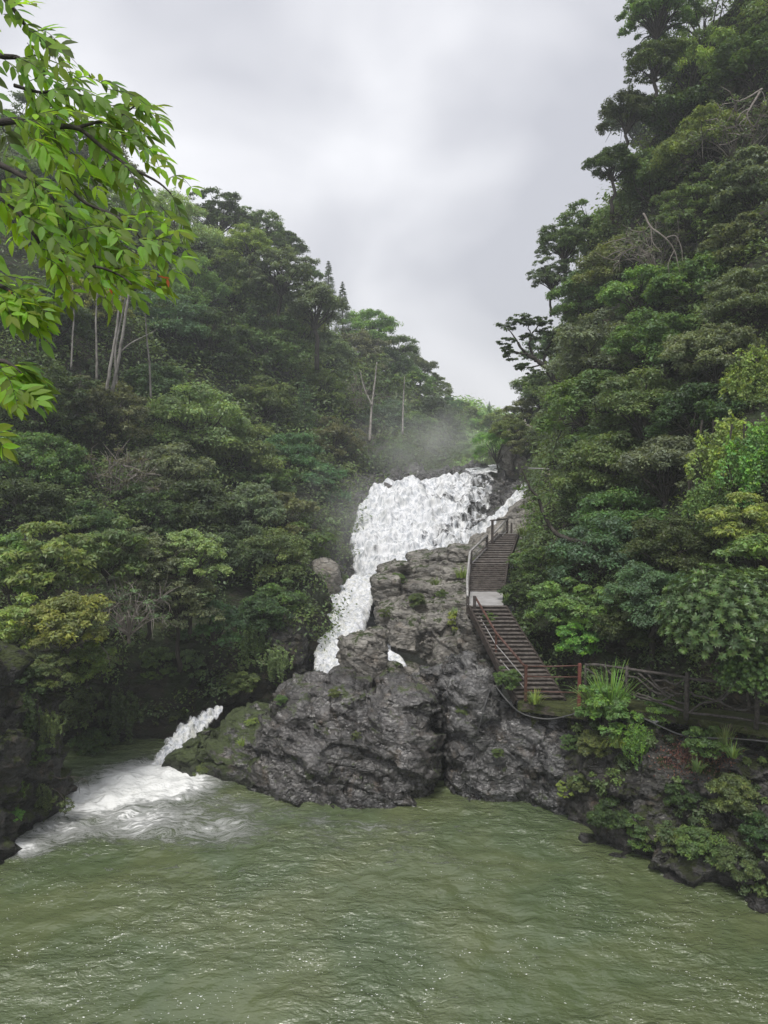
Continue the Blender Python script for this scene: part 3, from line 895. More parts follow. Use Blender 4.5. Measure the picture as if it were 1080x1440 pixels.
def limbs(cs, rng, base=-1.5, r0=0.05, nlimb=14, fork=-0.45, seg=5, lean=0.0):
    mb = MB()
    top = np.array([lean, 0, fork])
    z = np.linspace(0, 1, 6)[:, None]
    b = np.array([-lean * 0.6, 0, base])
    tr = b + (top - b) * z + rng.normal(size=(6, 3)) * 0.025 * (z > 0)
    mb.tube(tr, np.linspace(r0 * 1.35, r0, 6), 7)
    order = rng.permutation(len(cs))[:nlimb]
    for i in order:
        e = cs[i] * 0.95
        m = top + (e - top) * 0.5 + np.array([0, 0, 0.10 if e[2] > 0 else 0.2]) + rng.normal(size=3) * 0.05
        P = catmull(np.array([tr[-1], m, e]), 6)
        mb.tube(P, np.linspace(r0 * 0.62, r0 * 0.12, 6), seg, cap=False)
        for _ in range(2):
            t = rng.integers(2, 5)
            q = P[t] + rng.normal(size=3) * 0.22 + np.array([0, 0, 0.06])
            mb.tube([P[t], (P[t] + q) / 2 + rng.normal(size=3) * 0.02, q], [r0 * 0.25, r0 * 0.17, r0 * 0.06], 4, cap=False)
    return mb
PROTO = {}
def proto(kind, var):
    """-> (crown mesh, trunk mesh) for a crown of radius 1 centred on the origin"""
    key = (kind, var)
    if key in PROTO: return PROTO[key]
    rng = np.random.default_rng(hash((len(kind) * 131 + sum(map(ord, kind)), var)) % 2 ** 31)
    tb = M_BARK
    if kind == 'round':
        cs, rs, lc = lobes(15, 14, rng, zs=0.85)
        cm = foliage_mesh('crown', cs, rs, 78, 0.062, rng, flat=0.7, shell=0.3)
        tm = limbs(lc, rng)
    elif kind == 'layered':
        cs, rs, lc = lobes(22, 12, rng, (0.28, 0.42), (0.10, 0.19), 0.35, 0.76, 0.88, -0.4, 0.62, 0.2)
        cm = foliage_mesh('crown', cs, rs, 70, 0.056, rng, flat=0.65, up=0.65, shell=0.2, droop=0.2)
        tm = limbs(lc, rng, nlimb=20, r0=0.05)
    elif kind == 'feathery':
        cs, rs, lc = lobes(16, 14, rng, (0.25, 0.4), (0.08, 0.15), 0.3, 0.75, 0.9, -0.4, 1.0, 0.4)
        cm = foliage_mesh('crown', cs, rs, 75, 0.058, rng, flat=0.8, shell=0.1, aspect=0.28, droop=0.7)
        tm = limbs(lc, rng, nlimb=16, r0=0.03)
    elif kind == 'open':
        cs, rs, lc = lobes(26, 11, rng, (0.26, 0.4), (0.08, 0.15), 0.25, 0.78, 0.9, -0.5, 0.75, 0.15)
        cm = foliage_mesh('crown', cs, rs, 52, 0.062, rng, flat=0.6, up=0.6, shell=0.1)
        tm = limbs(cs[::4], rng, nlimb=40, r0=0.04)
    elif kind == 'bare':
        cs = dome(30, rng, 0.5, 1.0, 0.8)
        rs = rng.uniform(0.1, 0.2, len(cs))
        cm = foliage_mesh('crown', cs, rs, 70, 0.05, rng, flat=0.5, shell=0.1)
        mb = limbs(cs, rng, nlimb=26, r0=0.03, base=-0.7, fork=-0.55)
        for c in cs:
            for _ in range(7):
                q = c + rng.normal(size=3) * 0.2
                mb.tube([c * 0.9, (c + q) / 2 + rng.normal(size=3) * 0.03, q], [0.011, 0.008, 0.004], 3, cap=False)
        tm = mb
    elif kind == 'conifer':
        mb = MB(); mb.tube([[0, 0, -1.6], [0, 0, 1.5]], [0.05, 0.012], 6)
        C = []; Rr = []
        for i in range(30):
            t = i / 29.0
            zz = -1.15 + 2.6 * t; rr = 0.52 * (1 - t) ** 0.8 + 0.04
            for j in range(7 if t < 0.6 else 5):
                a = rng.random() * 6.283
                C.append([math.cos(a) * rr * 0.72, math.sin(a) * rr * 0.72, zz - rr * 0.2]); Rr.append(rr * 0.36 + 0.03)
        cs = np.array(C); rs = np.array(Rr)
        cm = foliage_mesh('crown', cs, rs, 85, 0.055, rng, flat=0.45, shell=0.2, aspect=0.25, droop=0.5)
        tm = mb
    elif kind == 'shrub':
        cs, rs, lc = lobes(18, 10, rng, (0.3, 0.42), (0.1, 0.2), 0.2, 0.65, 0.8, -0.8)
        cm = foliage_mesh('foliage', cs, rs, 70, 0.085, rng, flat=0.7, shell=0.35, aspect=0.45)
        tm = limbs(cs, rng, base=-0.9, r0=0.03, nlimb=20, fork=-0.6)
    elif kind == 'leafy':        # nearer: bigger separate leaves
        cs, rs, lc = lobes(20, 9, rng, (0.28, 0.4), (0.1, 0.18), 0.25, 0.75, 0.85, -0.8)
        cm = foliage_mesh('foliage', cs, rs, 52, 0.095, rng, flat=0.6, shell=0.15, aspect=0.42, droop=0.4)
        tm = limbs(cs, rng, base=-0.9, r0=0.025, nlimb=24, fork=-0.6)
    elif kind == 'whorl':        # rosettes of long glossy leaves at the shoot ends
        cs = dome(520, rng, 0.55, 0.97, 0.9, -0.5)
        A = nrm(cs + np.array([0, 0, 0.5]) + rng.normal(size=cs.shape) * 0.2)
        C = []; D = []; N = []; L = []; ids = []
        for i, (c, a) in enumerate(zip(cs, A)):
            for ring in (0, 1):
                m = 9
                for j in range(m):
                    t = 6.283 * (j + 0.5 * ring) / m + rng.random() * 0.3
                    x = nrm(np.cross(a, [0.3, 0.8, 0.1])); y = np.cross(a, x)
                    d = nrm(math.cos(t) * x + math.sin(t) * y + a * (0.25 + 0.5 * ring + rng.random() * 0.2))
                    l = 0.09 * rng.uniform(0.75, 1.15)
                    C.append(c + d * l * 0.5); D.append(d); N.append(nrm(a + d * -0.3)); L.append(l); ids.append(i)
        # inner leaves
        C = np.array(C); D = np.array(D); N = np.array(N); L = np.array(L); ids = np.array(ids)
        V, F = leaf_quads(C, D, N, L, L * 0.3, 0.12)
        c2, d2, n2, l2, i2 = clump_leaves(dome(60, rng, 0.1, 0.78, 0.9, -0.5), np.full(60, 0.25), 130, 0.085, rng)
        V2, F2 = leaf_quads(c2, d2, n2, l2, l2 * 0.35)
        V = np.concatenate([V, V2]); F = np.arange(len(V)).reshape(-1, 4)
        g = np.concatenate([rng.random(520)[ids], rng.random(60)[i2] * 0.5])
        cm = mesh_np('foliage', V, F, {'v': ('FACE', rng.random(len(F))), 'g': ('FACE', g)}, smooth=False)
        tm = limbs(cs, rng, base=-1.0, r0=0.03, nlimb=40, fork=-0.6)
    elif kind == 'vine':         # hanging curtain of leaves
        C = []; 
        for _ in range(60):
            x = rng.normal() * 0.36; y = rng.uniform(-0.35, 0.2); z0 = rng.uniform(-0.2, 0.95) * (1 - abs(x) * 0.6)
            ln = rng.uniform(0.2, 1.5) * (1 - min(0.7, abs(x) * 0.8))
            for s in np.arange(0, ln, 0.07):
                C.append([x + rng.normal() * 0.03, y - 0.1 + rng.normal() * 0.03, z0 - s])
        cs = np.array(C); rs = np.full(len(cs), 0.085)
        cm = foliage_mesh('foliage', cs, rs, 12, 0.07, rng, flat=1.0, shell=0.1, aspect=0.6, droop=0.9, up=0.4)
        mb = MB()
        for i in range(14):
            x = rng.uniform(-0.6, 0.6)
            mb.tube([[x, 0.1, 0.8], [x + rng.normal() * 0.08, 0.0, 0.0], [x + rng.normal() * 0.1, 0.05, -0.9]], 0.012, 4, cap=False)
        tm = mb
    mt = tm
    me = bpy.data.meshes.new('trunk')
    V = np.concatenate(mt.V); me.from_pydata([tuple(v) for v in V], [], mt.F)
    me.polygons.foreach_set('use_smooth', [True] * len(me.polygons)); me.update()
    PROTO[key] = (cm, me)
    return PROTO[key]

NAMES = dict(round='broadleaf_tree', layered='broadleaf_tree', feathery='bamboo_clump', open='broadleaf_tree', bare='bare_tree', conifer='conifer_tree',
             shrub='shrub', leafy='shrub', whorl='evergreen_shrub', vine='hanging_vine')
CATS = dict(round='tree', layered='tree', feathery='bamboo', open='tree', bare='tree', conifer='tree', shrub='shrub', leafy='shrub', whorl='shrub', vine='vine')
LEAFM = {}
def set_leaf(me, m):
    if len(me.materials) == 0: me.materials.append(m)
GRN = dict(dark=(0.072, 0.120, 0.036), mid=(0.120, 0.202, 0.050), light=(0.176, 0.287, 0.060), yellow=(0.260, 0.368, 0.060), blue=(0.102, 0.196, 0.085),
           olive=(0.152, 0.207, 0.060), grey=(0.160, 0.224, 0.105), brown=(0.139, 0.184, 0.070), red=(0.141, 0.149, 0.085), pale=(0.251, 0.356, 0.130), bright=(0.180, 0.356, 0.045), gold=(0.245, 0.276, 0.060))
PLANTED = []
def plant(px, py, r, kind, colr, label, group=None, d=None, push=0.35, zs=1.0, ys=None, name=None, bark=None, gloss=None, seedv=None, cat=None):
    if d is None:
        h = cast(px, py)
        d = h[0].y if h is not None else 100.0
        if h is None: print("MISS", px, py, label)
        rw = r / 1028 * d
        d = d - rw * push
    rw = r / 1028 * d
    c = at(px, py, d)
    i = len(PLANTED)
    var = (i * 7 + int(px)) % (4 if kind in ('round', 'layered') else 3 if kind in ('open', 'shrub', 'feathery') else 2)
    cm, tm = proto(kind, var)
    mats = {'whorl': M_GLOSSY}.get(kind, M_LEAF)
    set_leaf(cm, gloss or mats)
    if len(tm.materials) == 0: tm.materials.append({'bare': M_TWIG}.get(kind, M_BARK))
    low = {'conifer': 1.6, 'shrub': 0.9, 'leafy': 0.9, 'whorl': 1.0, 'vine': 0.9, 'bare': 0.7}.get(kind, 1.5) * rw * zs
    root = bpy.data.objects.new(name or NAMES[kind], None)
    COL.objects.link(root)
    root.empty_display_size = 0.3
    rot = random.Random(i * 13 + 5).uniform(0, 6.283) if kind != 'vine' else 0
    root.location = (c[0], c[1], c[2] - low)
    tag(root, label, cat or CATS[kind], group)
    s = (rw, rw * (ys or 1.0), rw * zs)
    for nm, me in ((cm.name.split('.')[0], cm), ('trunk' if kind not in ('shrub', 'leafy', 'whorl', 'vine') else 'stem', tm)):
        o = bpy.data.objects.new(nm, me)
        COL.objects.link(o)
        o.parent = root
        o.location = (0, 0, low)
        o.rotation_euler = (0, 0, rot)
        o.scale = s
        cc = GRN[colr] if isinstance(colr, str) else colr
        jj = random.Random(i)
        o.color = tuple(x * jj.uniform(0.88, 1.12) for x in cc) + (1,)
        if bark is not None and nm == 'trunk':
            o.material_slots[0].link = 'OBJECT'; o.material_slots[0].material = bark
    PLANTED.append((px, py, r))
    return root

GL = 'trees on the left mountainside'
GR = 'trees on the right mountainside'
GF = 'trees on the far hill behind the fall'
# left ridge, from the top down towards the fall
TREES = [
 (305,300,42,'open','dark','topmost round dark tree on the left ridge with sky showing through its crown',GL,112),
 (362,318,36,'open','olive','brownish green tree just below the topmost tree of the left ridge',GL,118),
 (402,350,32,'round','dark','dark tree third from the top along the left ridge skyline',GL,124),
 (430,385,24,'round','mid','small round tree on the steep step of the left ridge skyline',GL,128),
 (392,392,42,'open','grey','hazy grey green tree with thin upright stems under the ridge step',GL),
 (462,412,26,'conifer','dark','small pointed conifer on the left ridge skyline',GL,134),
 (482,434,22,'conifer','dark','second smaller conifer on the ridge skyline right of the pointed one',GL,138),
 (445,440,40,'round','grey','greyish tree below the two skyline conifers',GL),
 (518,462,40,'layered','light','bright green flat topped tree on the middle of the left ridge skyline',GL,140),
 (556,492,32,'layered','mid','green tree right of the bright flat topped skyline tree',GL,148),
 (590,520,27,'round','brown','brown tinged round tree on the lower left ridge skyline',GL,154),
 (614,546,22,'open','olive','small olive tree where the left ridge drops to the gap',GL,160),
 (630,572,22,'round','blue','hazy bluish tree last on the left ridge above the gap',GL,150),
 (572,545,34,'round','mid','rounded mid green tree under the brown tinged skyline tree',GL),
 (540,530,36,'layered','dark','darker tree in the hazy middle of the left ridge',GL),
 (495,505,40,'open','grey','pale stemmed thin crowned tree in front of the left ridge',GL),
 (604,595,34,'round','dark','dark hazy tree directly above the left end of the fall lip',GL),
 (570,612,38,'round','mid','mist veiled round tree above the left shoulder of the fall',GL),
 (626,615,24,'round','mid','mist veiled tree at the foot of the far hill',GL),
 (235,345,62,'feathery','pale','large pale green bamboo clump behind the overhanging branch',GL),
 (175,330,50,'feathery','light','pale green bamboo clump higher up behind the overhanging branch',GL),
 (270,425,50,'feathery','light','lower bamboo clump spilling down beneath the large pale clump',GL),
 (130,230,60,'open','grey','grey green tree behind the upper leaves of the overhanging branch',GL,104),
 (60,190,60,'open','dark','dark tree high on the left edge behind the overhanging branch',GL,100),
 (20,290,60,'round','dark','dark tree at the left edge hidden behind bright hanging leaves',GL),
 (95,330,55,'round','blue','blue green tree seen between leaves of the overhanging branch',GL),
 (325,380,40,'round','light','light green rounded tree below the topmost ridge trees',GL),
 (292,352,30,'round','mid','small green tree directly below the topmost ridge tree',GL),
 (352,352,30,'layered','yellow','yellow green flat topped tree amid the upper ridge trees',GL),
 (345,440,58,'round','mid','big dense green tree in the centre of the left mountainside',GL),
 (412,470,42,'round','olive','olive rounded tree right of the big dense green tree',GL),
 (372,505,58,'layered','mid','spreading tree with dark arching limbs in the centre of the left slope',GL),
 (290,500,55,'open','dark','dark thin crowned tree left of the tree with arching limbs',GL),
 (238,462,48,'layered','blue','blue green tree right of the pale standing trunks',GL),
 (130,440,42,'open','gold','small tree with yellow brown leaves left of the pale standing trunks',GL),
 (65,460,55,'round','dark','dark dense tree at left behind the low hanging leaves',GL),
 (215,560,52,'round','dark','dark tree at the foot of the pale standing trunks',GL),
 (140,590,55,'open','brown','brownish thin tree beneath the pale standing trunks',GL),
 (55,570,60,'open','dark','dark sparse tree on the far left below the low hanging leaves',GL),
 (455,510,40,'round','grey','soft grey green tree above the vine draped tree',GL),
 (450,560,36,'open','olive','thin olive tree right above the tall bright conifer',GL),
 (428,595,34,'conifer','blue','tall bright green conifer standing on the middle left slope',GL),
 (368,575,44,'round','mid','vine draped green tree left of the tall bright conifer',GL),
 (405,650,40,'layered','blue','blue green tree with drooping tiers under the tall bright conifer',GL),
 (370,680,40,'leafy','mid','green bushy tree left of the drooping blue green tree',GL),
 (270,610,66,'layered','pale','wide tree with pale olive layered top in the middle of the left slope',GL),
 (235,680,55,'layered','grey','lower grey green tiers beneath the pale layered tree',GL),
 (325,655,55,'layered','olive','olive tiered tree right of the pale layered tree',GL),
 (280,740,60,'round','dark','dark dense tree in the hollow beneath the layered trees',GL),
 (490,570,38,'bare','grey','tall leafless grey tree on the hazy slope',GL),
 (535,600,38,'round','blue','hazy blue green tree right of the tall leafless tree',GL),
 (500,640,40,'bare','olive','sprawling leafless tree leaning over the slope left of the fall',GL),
 (470,625,34,'open','brown','thin brownish tree beside the sprawling leafless tree',GL),
 (545,650,34,'round','mid','misty green tree just above the left part of the fall',GL),
 (590,645,28,'leafy','mid','low green bush on the rock above the fall lip',GL),
 (450,690,36,'leafy','blue','green bush clinging over the dark cliff left of the fall',GL),
 (155,680,48,'bare','red','dead reddish brown bush in the middle left of the slope',GL),
 (55,665,55,'layered','mid','fresh green tiered tree at the left edge under the hanging leaves',GL),
 (25,720,52,'round','dark','dark rounded tree at the far left edge above the light shrubs',GL),
 (125,745,40,'round','dark','dark tree between the dead reddish bush and the light green shrub',GL),
 (200,735,48,'open','dark','dark open tree left of the deep hollow',GL),
 (345,735,52,'round','grey','grey green tree in the lower centre of the left slope',GL),
 (395,735,44,'leafy','olive','olive bush right of the grey green lower tree',GL),
 (425,765,36,'leafy','mid','bright little bush above the pale rounded boulder',GL),
 (375,795,50,'layered','olive','low spreading olive tree above the left rock wall',GL),
 (325,800,48,'round','dark','dark low tree behind the blue leafed shrub',GL),
 (392,845,30,'leafy','mid','green bush on the layered rock wall left of the chute',GL),
 (370,870,34,'shrub','dark','dark shrub on the rock wall beneath the olive tree',GL),
 # far hill
 (688,585,12,'conifer','blue','tiny blue conifer on the far hill skyline',GF,165),
 (655,580,22,'round','mid','small blue green tree on the left of the far hill',GF,165),
 (700,592,24,'round','light','round hazy tree on the far hill just left of the right slope',GF,160),
 (662,612,34,'feathery','bright','light green bamboo on the far hill above the left end of the pool lip',GF),
 (700,635,32,'feathery','bright','brightest green bamboo directly above the right end of the fall lip',GF),
 (650,650,24,'feathery','light','low light green bamboo right behind the fall lip',GF),
 (680,652,22,'feathery','mid','small green bamboo tuft touching the fall lip',GF),
 (722,612,26,'round','olive','olive tree closing the right side of the far gap',GF),
 # right slope skyline, top down
 (925,15,48,'open','mid','topmost tree of the right cliff reaching out of the frame',GR,60),
 (922,85,42,'round','mid','tree just below the topmost one on the right cliff skyline',GR,60),
 (882,160,38,'round','dark','dark tree with sparse outer twigs on the upper right skyline',GR,61),
 (862,228,36,'round','dark','dark overhanging tree at the notch of the right skyline',GR,60),
 (905,185,45,'round','dark','dark crown tucked behind the overhanging skyline tree',GR),
 (1000,40,70,'feathery','light','light feathery tree near the top right corner',GR),
 (975,110,58,'feathery','yellow','yellow green feathery crown in the upper right',GR),
 (1065,100,55,'round','dark','dark dense tree at the right edge near the top',GR),
 (1040,200,52,'bare','grey','bare pale branches on the upper right cliff',GR),
 (965,185,50,'round','dark','dark shaded tree under the yellow green crown',GR),
 (990,215,52,'layered','light','light green layered tree in the middle of the upper right cliff',GR),
 (920,265,52,'round','mid','rounded green tree right of the skyline notch',GR),
 (1060,260,48,'leafy','grey','grey green bush at the right edge above the bare rock',GR),
 (985,300,48,'open','olive','olive thin tree tangled with pale twigs',GR),
 (795,340,38,'round','mid','round tree bulging out of the right skyline',GR,66),
 (775,385,30,'open','grey','drooping outer crown on the right skyline above the leaning tree',GR,66),
 (838,335,45,'open','mid','green tree behind the bulging skyline tree',GR),
 (870,390,50,'layered','olive','olive tiered tree in the centre of the right cliff',GR),
 (925,355,45,'bare','grey','pale fallen branches and dead vines under the olive tree',GR),
 (1045,345,42,'leafy','brown','brown vine tangle around the bare rock on the right',GR),
 (825,430,44,'layered','mid','green tree over a dark arching limb on the right skyline',GR),
 (900,425,50,'round','light','light green rounded crown in the middle of the right slope',GR),
 (975,415,55,'round','mid','large green crown below the bare rock of the right cliff',GR),
 (1055,430,52,'layered','grey','grey green tiered crown at the right edge',GR),
 (785,500,42,'round','mid','green crown behind the leaning dark tree',GR),
 (850,505,62,'layered','grey','large greyish layered crown at the centre of the right slope',GR),
 (930,500,60,'layered','mid','broad green crown right of the large greyish one',GR),
 (1010,510,58,'round','grey','grey green crown above the yellow green vines',GR),
 (765,560,40,'round','mid','hazy green crown on the left flank of the right slope',GR),
 (740,585,26,'layered','olive','small hazy tree leaning into the gap from the right',GR),
 (830,590,62,'round','mid','big round green crown left of the dark branches',GR),
 (910,585,62,'layered','olive','olive crown with dark spreading branches showing below',GR),
 (980,600,55,'round','dark','dark crown left of the yellow green vines',GR),
 (838,640,44,'round','mid','green crown hanging over the path lamp',GR),
 (855,670,60,'layered','mid','green tiered crown in the lower middle of the right slope',GR),
 (935,675,58,'round','grey','grey green crown right of the lower tiered one',GR),
 (838,715,44,'round','dark','dark crown behind the bent bare branch',GR),
 (880,745,58,'layered','mid','mid green tiers above the pale blue tiers',GR),
 (850,795,66,'layered','blue','pale blue green tiered foliage right of the bent branch',GR),
 (940,780,52,'layered','dark','dark blue tiers left of the glossy evergreen shrub',GR),
 (920,850,55,'layered','blue','low blue green tiers above the rustic railing',GR),
 (768,622,26,'open','grey','grey bush above the weathered boulder at the fall lip',GR),
 (742,628,22,'leafy','brown','brown dry bush covering the weathered boulder',GR),
]
for t in TREES:
    px, py, r, kind, colr, label, grp = t[:7]
    f = 1.12 if len(t) > 7 else 1.3
    plant(px, py + (r * 0.25 if len(t) > 7 and kind != 'conifer' else 0), r * f, kind, colr, label, grp, d=t[7] if len(t) > 7 else None)

GS = 'shrubs and plants along the gorge'
SHR = [
 (65,790,60,'leafy','light','light green leafy shrub in front on the left bank',36),
 (150,775,52,'leafy','mid','leafy green shrub right of the foremost light shrub',38),
 (12,800,50,'leafy','light','light green shrub cut by the left edge of the frame',36),
 (95,880,52,'shrub','gold','rounded olive gold shrub on the overhanging left ledge',33),
 (15,880,48,'leafy','yellow','yellow green bush at the left edge beside the gold shrub',33),
 (120,930,34,'leafy','mid','small green growth under the gold shrub',34),
 (205,800,52,'open','grey','twiggy grey green bush with fine bare branches',40),
 (265,800,48,'open','pale','pale thin leaved bush reaching right over the hollow',41),
 (180,860,50,'bare','grey','tangle of leafless branches hanging over the dark hollow',37),
 (250,850,50,'open','grey','grey green open shrub between bare branches and blue shrub',41),
 (300,880,38,'leafy','blue','blue green leafy shrub overhanging the dark hollow',43),
 (225,935,24,'leafy','mid','small broad leafed plant on the dark wall of the hollow',42),
 (270,935,22,'leafy','grey','pale leafed plant on the dark wall under the blue shrub',43),
 (355,905,28,'vine','mid','small vine hanging down the left rock wall',None),
 (390,930,24,'vine','pale','pale lichen leafed vine just left of the chute',None),
 (175,1000,34,'vine','dark','dark vine in the hollow above the foaming water',None),
 (752,800,36,'leafy','mid','green bush leaning over the upper stairs',40),
 (725,840,24,'leafy','dark','dark bush beside the stair landing',38.5),
 (785,850,44,'leafy','light','light green bush halfway down right of the stairs',36),
 (830,860,46,'leafy','light','fresh green bush right of the lower stairs',35),
 (815,900,34,'leafy','bright','bright green low bush above the stair foot',34.5),
 (880,880,42,'leafy','dark','dark bush behind the rustic railing',33),
 (1015,870,80,'whorl',(0.10,0.20,0.045),'big glossy evergreen shrub with whorled leaves at the right edge',27),
 (1075,800,60,'leafy','light','light leafed shrub behind the big glossy one at the right edge',30),
 (1055,945,46,'whorl',(0.085,0.17,0.04),'lower skirt of glossy whorled leaves beneath the big evergreen shrub',26.5),
 (1050,540,50,'vine','yellow','yellow green hanging vine highest at the right edge',None),
 (1020,640,55,'vine','yellow','yellow green climbing vine in the middle of the right edge',None),
 (1065,650,60,'vine','bright','bright green vine curtain at the right edge above the glossy shrub',None),
 (1045,735,52,'leafy','yellow','yellow green leafy bush right above the big glossy shrub',32),
 (990,710,40,'vine','light','light green vine left of the yellow climbing vine',None),
 (715,955,20,'leafy','mid','small green bush growing from the rock at the stair foot',33.5),
 (688,870,12,'leafy','mid','little green plant under the landing post',36.8),
 (625,868,16,'leafy','mid','little bush on the middle granite tier',47),
 (645,875,18,'leafy','yellow','yellowish grass tuft on granite left of the landing post',42),
 (540,868-5,9,'leafy','mid','tiny bush on top of the lower granite tier',48),
 (855,1000,44,'leafy','light','bright leafy plant spilling over the path edge under the tall grass',30.2),
 (895,1040,26,'vine','bright','bright green vine trailing down the bank below the tall grass',29.3),
 (930,1000,24,'leafy','light','light green creeper at the foot of the rustic railing',29.8),
 (835,1050,26,'shrub','olive','olive moss cushion bush under the tall grass',30.4),
 (990,1045,30,'leafy','mid','green bush beneath the rustic railing above dead leaves',27.6),
 (855,1150,30,'shrub','dark','dark moss bush on the pale rock of the right bank',28.8),
 (905,1170,30,'leafy','mid','green fern bush at the waterline of the right bank',28.2),
 (935,1180,26,'shrub','olive','drooping moss clump hanging to the water on the right bank',27.5),
 (985,1190,36,'shrub','olive','large olive moss clump near the right waterline',26.6),
 (1030,1120,40,'shrub','olive','olive bush on the upper right bank',26.6),
 (1040,1215,34,'shrub','olive','lowest olive moss clump at the right waterline',25.6),
 (1075,1170,36,'leafy','dark','dark bush at the right edge of the bank',25.4),
 (960,1120,26,'leafy','dark','dark fern in the middle of the right bank',27.9),
 (815,1100,20,'leafy','olive','sparse olive leafed plant in the rock cleft',30.9),
 (795,1110,14,'leafy','yellow','small yellow leafed sprig left of the rock cleft plant',31.0),
 (800,1045,13,'leafy','mid','tiny plant on the wall below the platform',31.6),
 (320,1060,20,'shrub','mid','moss cushion on the left shoulder of the huge boulder',36.2),
 (290,1085,18,'shrub','olive','dark moss cushion low on the left end of the huge boulder',35.9),
 (355,1020,12,'leafy','yellow','dry tuft on the left brow of the huge boulder',36.1),
 (395,985,10,'shrub','mid','small moss pad on top of the huge boulder',35.0),
 (470,975,9,'leafy','olive','tiny weed in a crack on the brow of the huge boulder',34.4),
 (500,1035,8,'leafy','olive','tiny weed in the middle face of the huge boulder',33.0),
 (405,1100,10,'shrub','olive','small moss pad low on the face of the huge boulder',33.4),
 (700,1060,9,'leafy','mid','tiny weed on the rock face right of the hanging cable',32.7),
 (650,1000,10,'shrub','olive','moss pad on the rock face left of the hanging cable',34.0),
 (585,845,14,'shrub','mid','green moss strip on the middle granite tier',49.5),
 (560,815,12,'shrub','olive','moss strip on the corner of the upper granite tier',52.5),
 (620,840,12,'leafy','mid','small weed row on the granite ledge under the upper tier',49.5),
 (670,790,12,'leafy','olive','weeds behind the kink of the upper stair railing',52),
 (598,1045,14,'shrub','mid','green moss pad on the right flank of the huge boulder',33.5),
 (62,1120,22,'vine','olive','mossy vine hanging on the near left bank',31.0),
 (20,1110,22,'vine','mid','green vine on the near left bank at the frame edge',29.5),
 (35,960,34,'leafy','dark','dark leafy bush on the top of the near left bank',31),
 (70,1020,24,'vine','olive','olive vine hanging at the right corner of the near left bank',31.2),
 (12,1030,34,'shrub','dark','dark moss bush at the frame edge on the near left bank',30.5),
 (50,1060,20,'leafy','dark','dark sprig halfway down the near left bank',30.6),
 (15,1150,18,'shrub','bright','bright moss patch low on the near left bank',29.0),
 (35,1000,30,'vine','dark','dark hanging vine in the middle of the near left bank',30.4),
 (75,945,26,'leafy','olive','olive sprays fringing the top of the near left bank',31.5),
 (130,1050,34,'shrub','dark','dark fern cushion on the back wall of the left hollow',39),
 (230,1010,30,'leafy','dark','dark leafy plant on the back wall right above the slanting chute',41.5),
 (110,1000,34,'leafy','dark','dark leafy plant at the left of the hollow wall',38.5),
 (340,960,24,'leafy','olive','olive plant on the ledge above the slanting chute',43),
]
for px, py, r, kind, colr, label, d in SHR:
    plant(px, py, r * (1.3 if px < 330 and 740 < py < 960 else 1.12), kind, colr, label, GS, d=d)

# ------------------------------------------------------------------ undergrowth on the slopes
def undergrowth(far=False):
    rng = np.random.default_rng(5)
    CS = []; RS = []; GC = []
    def scatter(T, n, keep, rr, jit=0.4):
        nu, nv = T.shape[:2]
        a = np.linalg.norm(np.cross(T[1:, :-1] - T[:-1, :-1], T[:-1, 1:] - T[:-1, :-1]), axis=-1)
        p = (a / (T[:-1, :-1, 1] ** 1.6)).ravel(); p /= p.sum()
        idx = rng.choice(len(p), n, p=p)
        i, j = np.unravel_index(idx, a.shape)
        P = T[i, j] + (T[i + 1, j] - T[i, j]) * rng.random((n, 1)) + (T[i, j + 1] - T[i, j]) * rng.random((n, 1))
        m = keep(P) & (P[:, 1] > 5)
        P = P[m]
        r = P[:, 1] / 1028 * rng.uniform(rr[0], rr[1], len(P))
        CS.append(P + np.array([0, -0.3, 0.3]) * r[:, None]); RS.append(r)
    def dens(P): return fbm(P, 3, 0.12) + rng.normal(size=len(P)) * 0.12 > -0.22
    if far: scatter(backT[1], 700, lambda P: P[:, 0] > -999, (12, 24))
    if not far: scatter(leftT[1], 3600, lambda P: ((P[:, 2] > 7.0 + 3 * fbm(P, 2, 0.2)) | ((P[:, 2] > 1.2) & (fbm(P, 3, 0.35) > -0.05))) & dens(P), (16, 36))
    if not far: scatter(rightT[1], 3000, lambda P: dens(P) & ~((P[:, 2] > 26) & (fbm(P, 3, 0.12) < -0.22)), (14, 32))
    if not far: scatter(lowerT[1], 1000, lambda P: (P[:, 2] > 0.3) & (P[:, 0] > 8.2) & (fbm(P, 3, 0.45) > -0.08), (5, 12))
    cs = np.concatenate(CS); rs = np.concatenate(RS)
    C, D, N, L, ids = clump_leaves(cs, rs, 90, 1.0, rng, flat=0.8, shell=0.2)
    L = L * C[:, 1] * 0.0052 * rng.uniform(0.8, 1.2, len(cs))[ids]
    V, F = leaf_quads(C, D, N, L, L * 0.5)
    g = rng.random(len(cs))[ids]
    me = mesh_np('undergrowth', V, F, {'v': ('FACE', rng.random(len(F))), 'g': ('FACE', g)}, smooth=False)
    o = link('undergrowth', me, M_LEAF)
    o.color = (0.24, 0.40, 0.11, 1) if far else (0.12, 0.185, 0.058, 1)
    tag(o, 'light green growth covering the far hill' if far else 'dense green undergrowth covering the mountainsides and bank', 'undergrowth', kind='stuff')
undergrowth()
undergrowth(True)
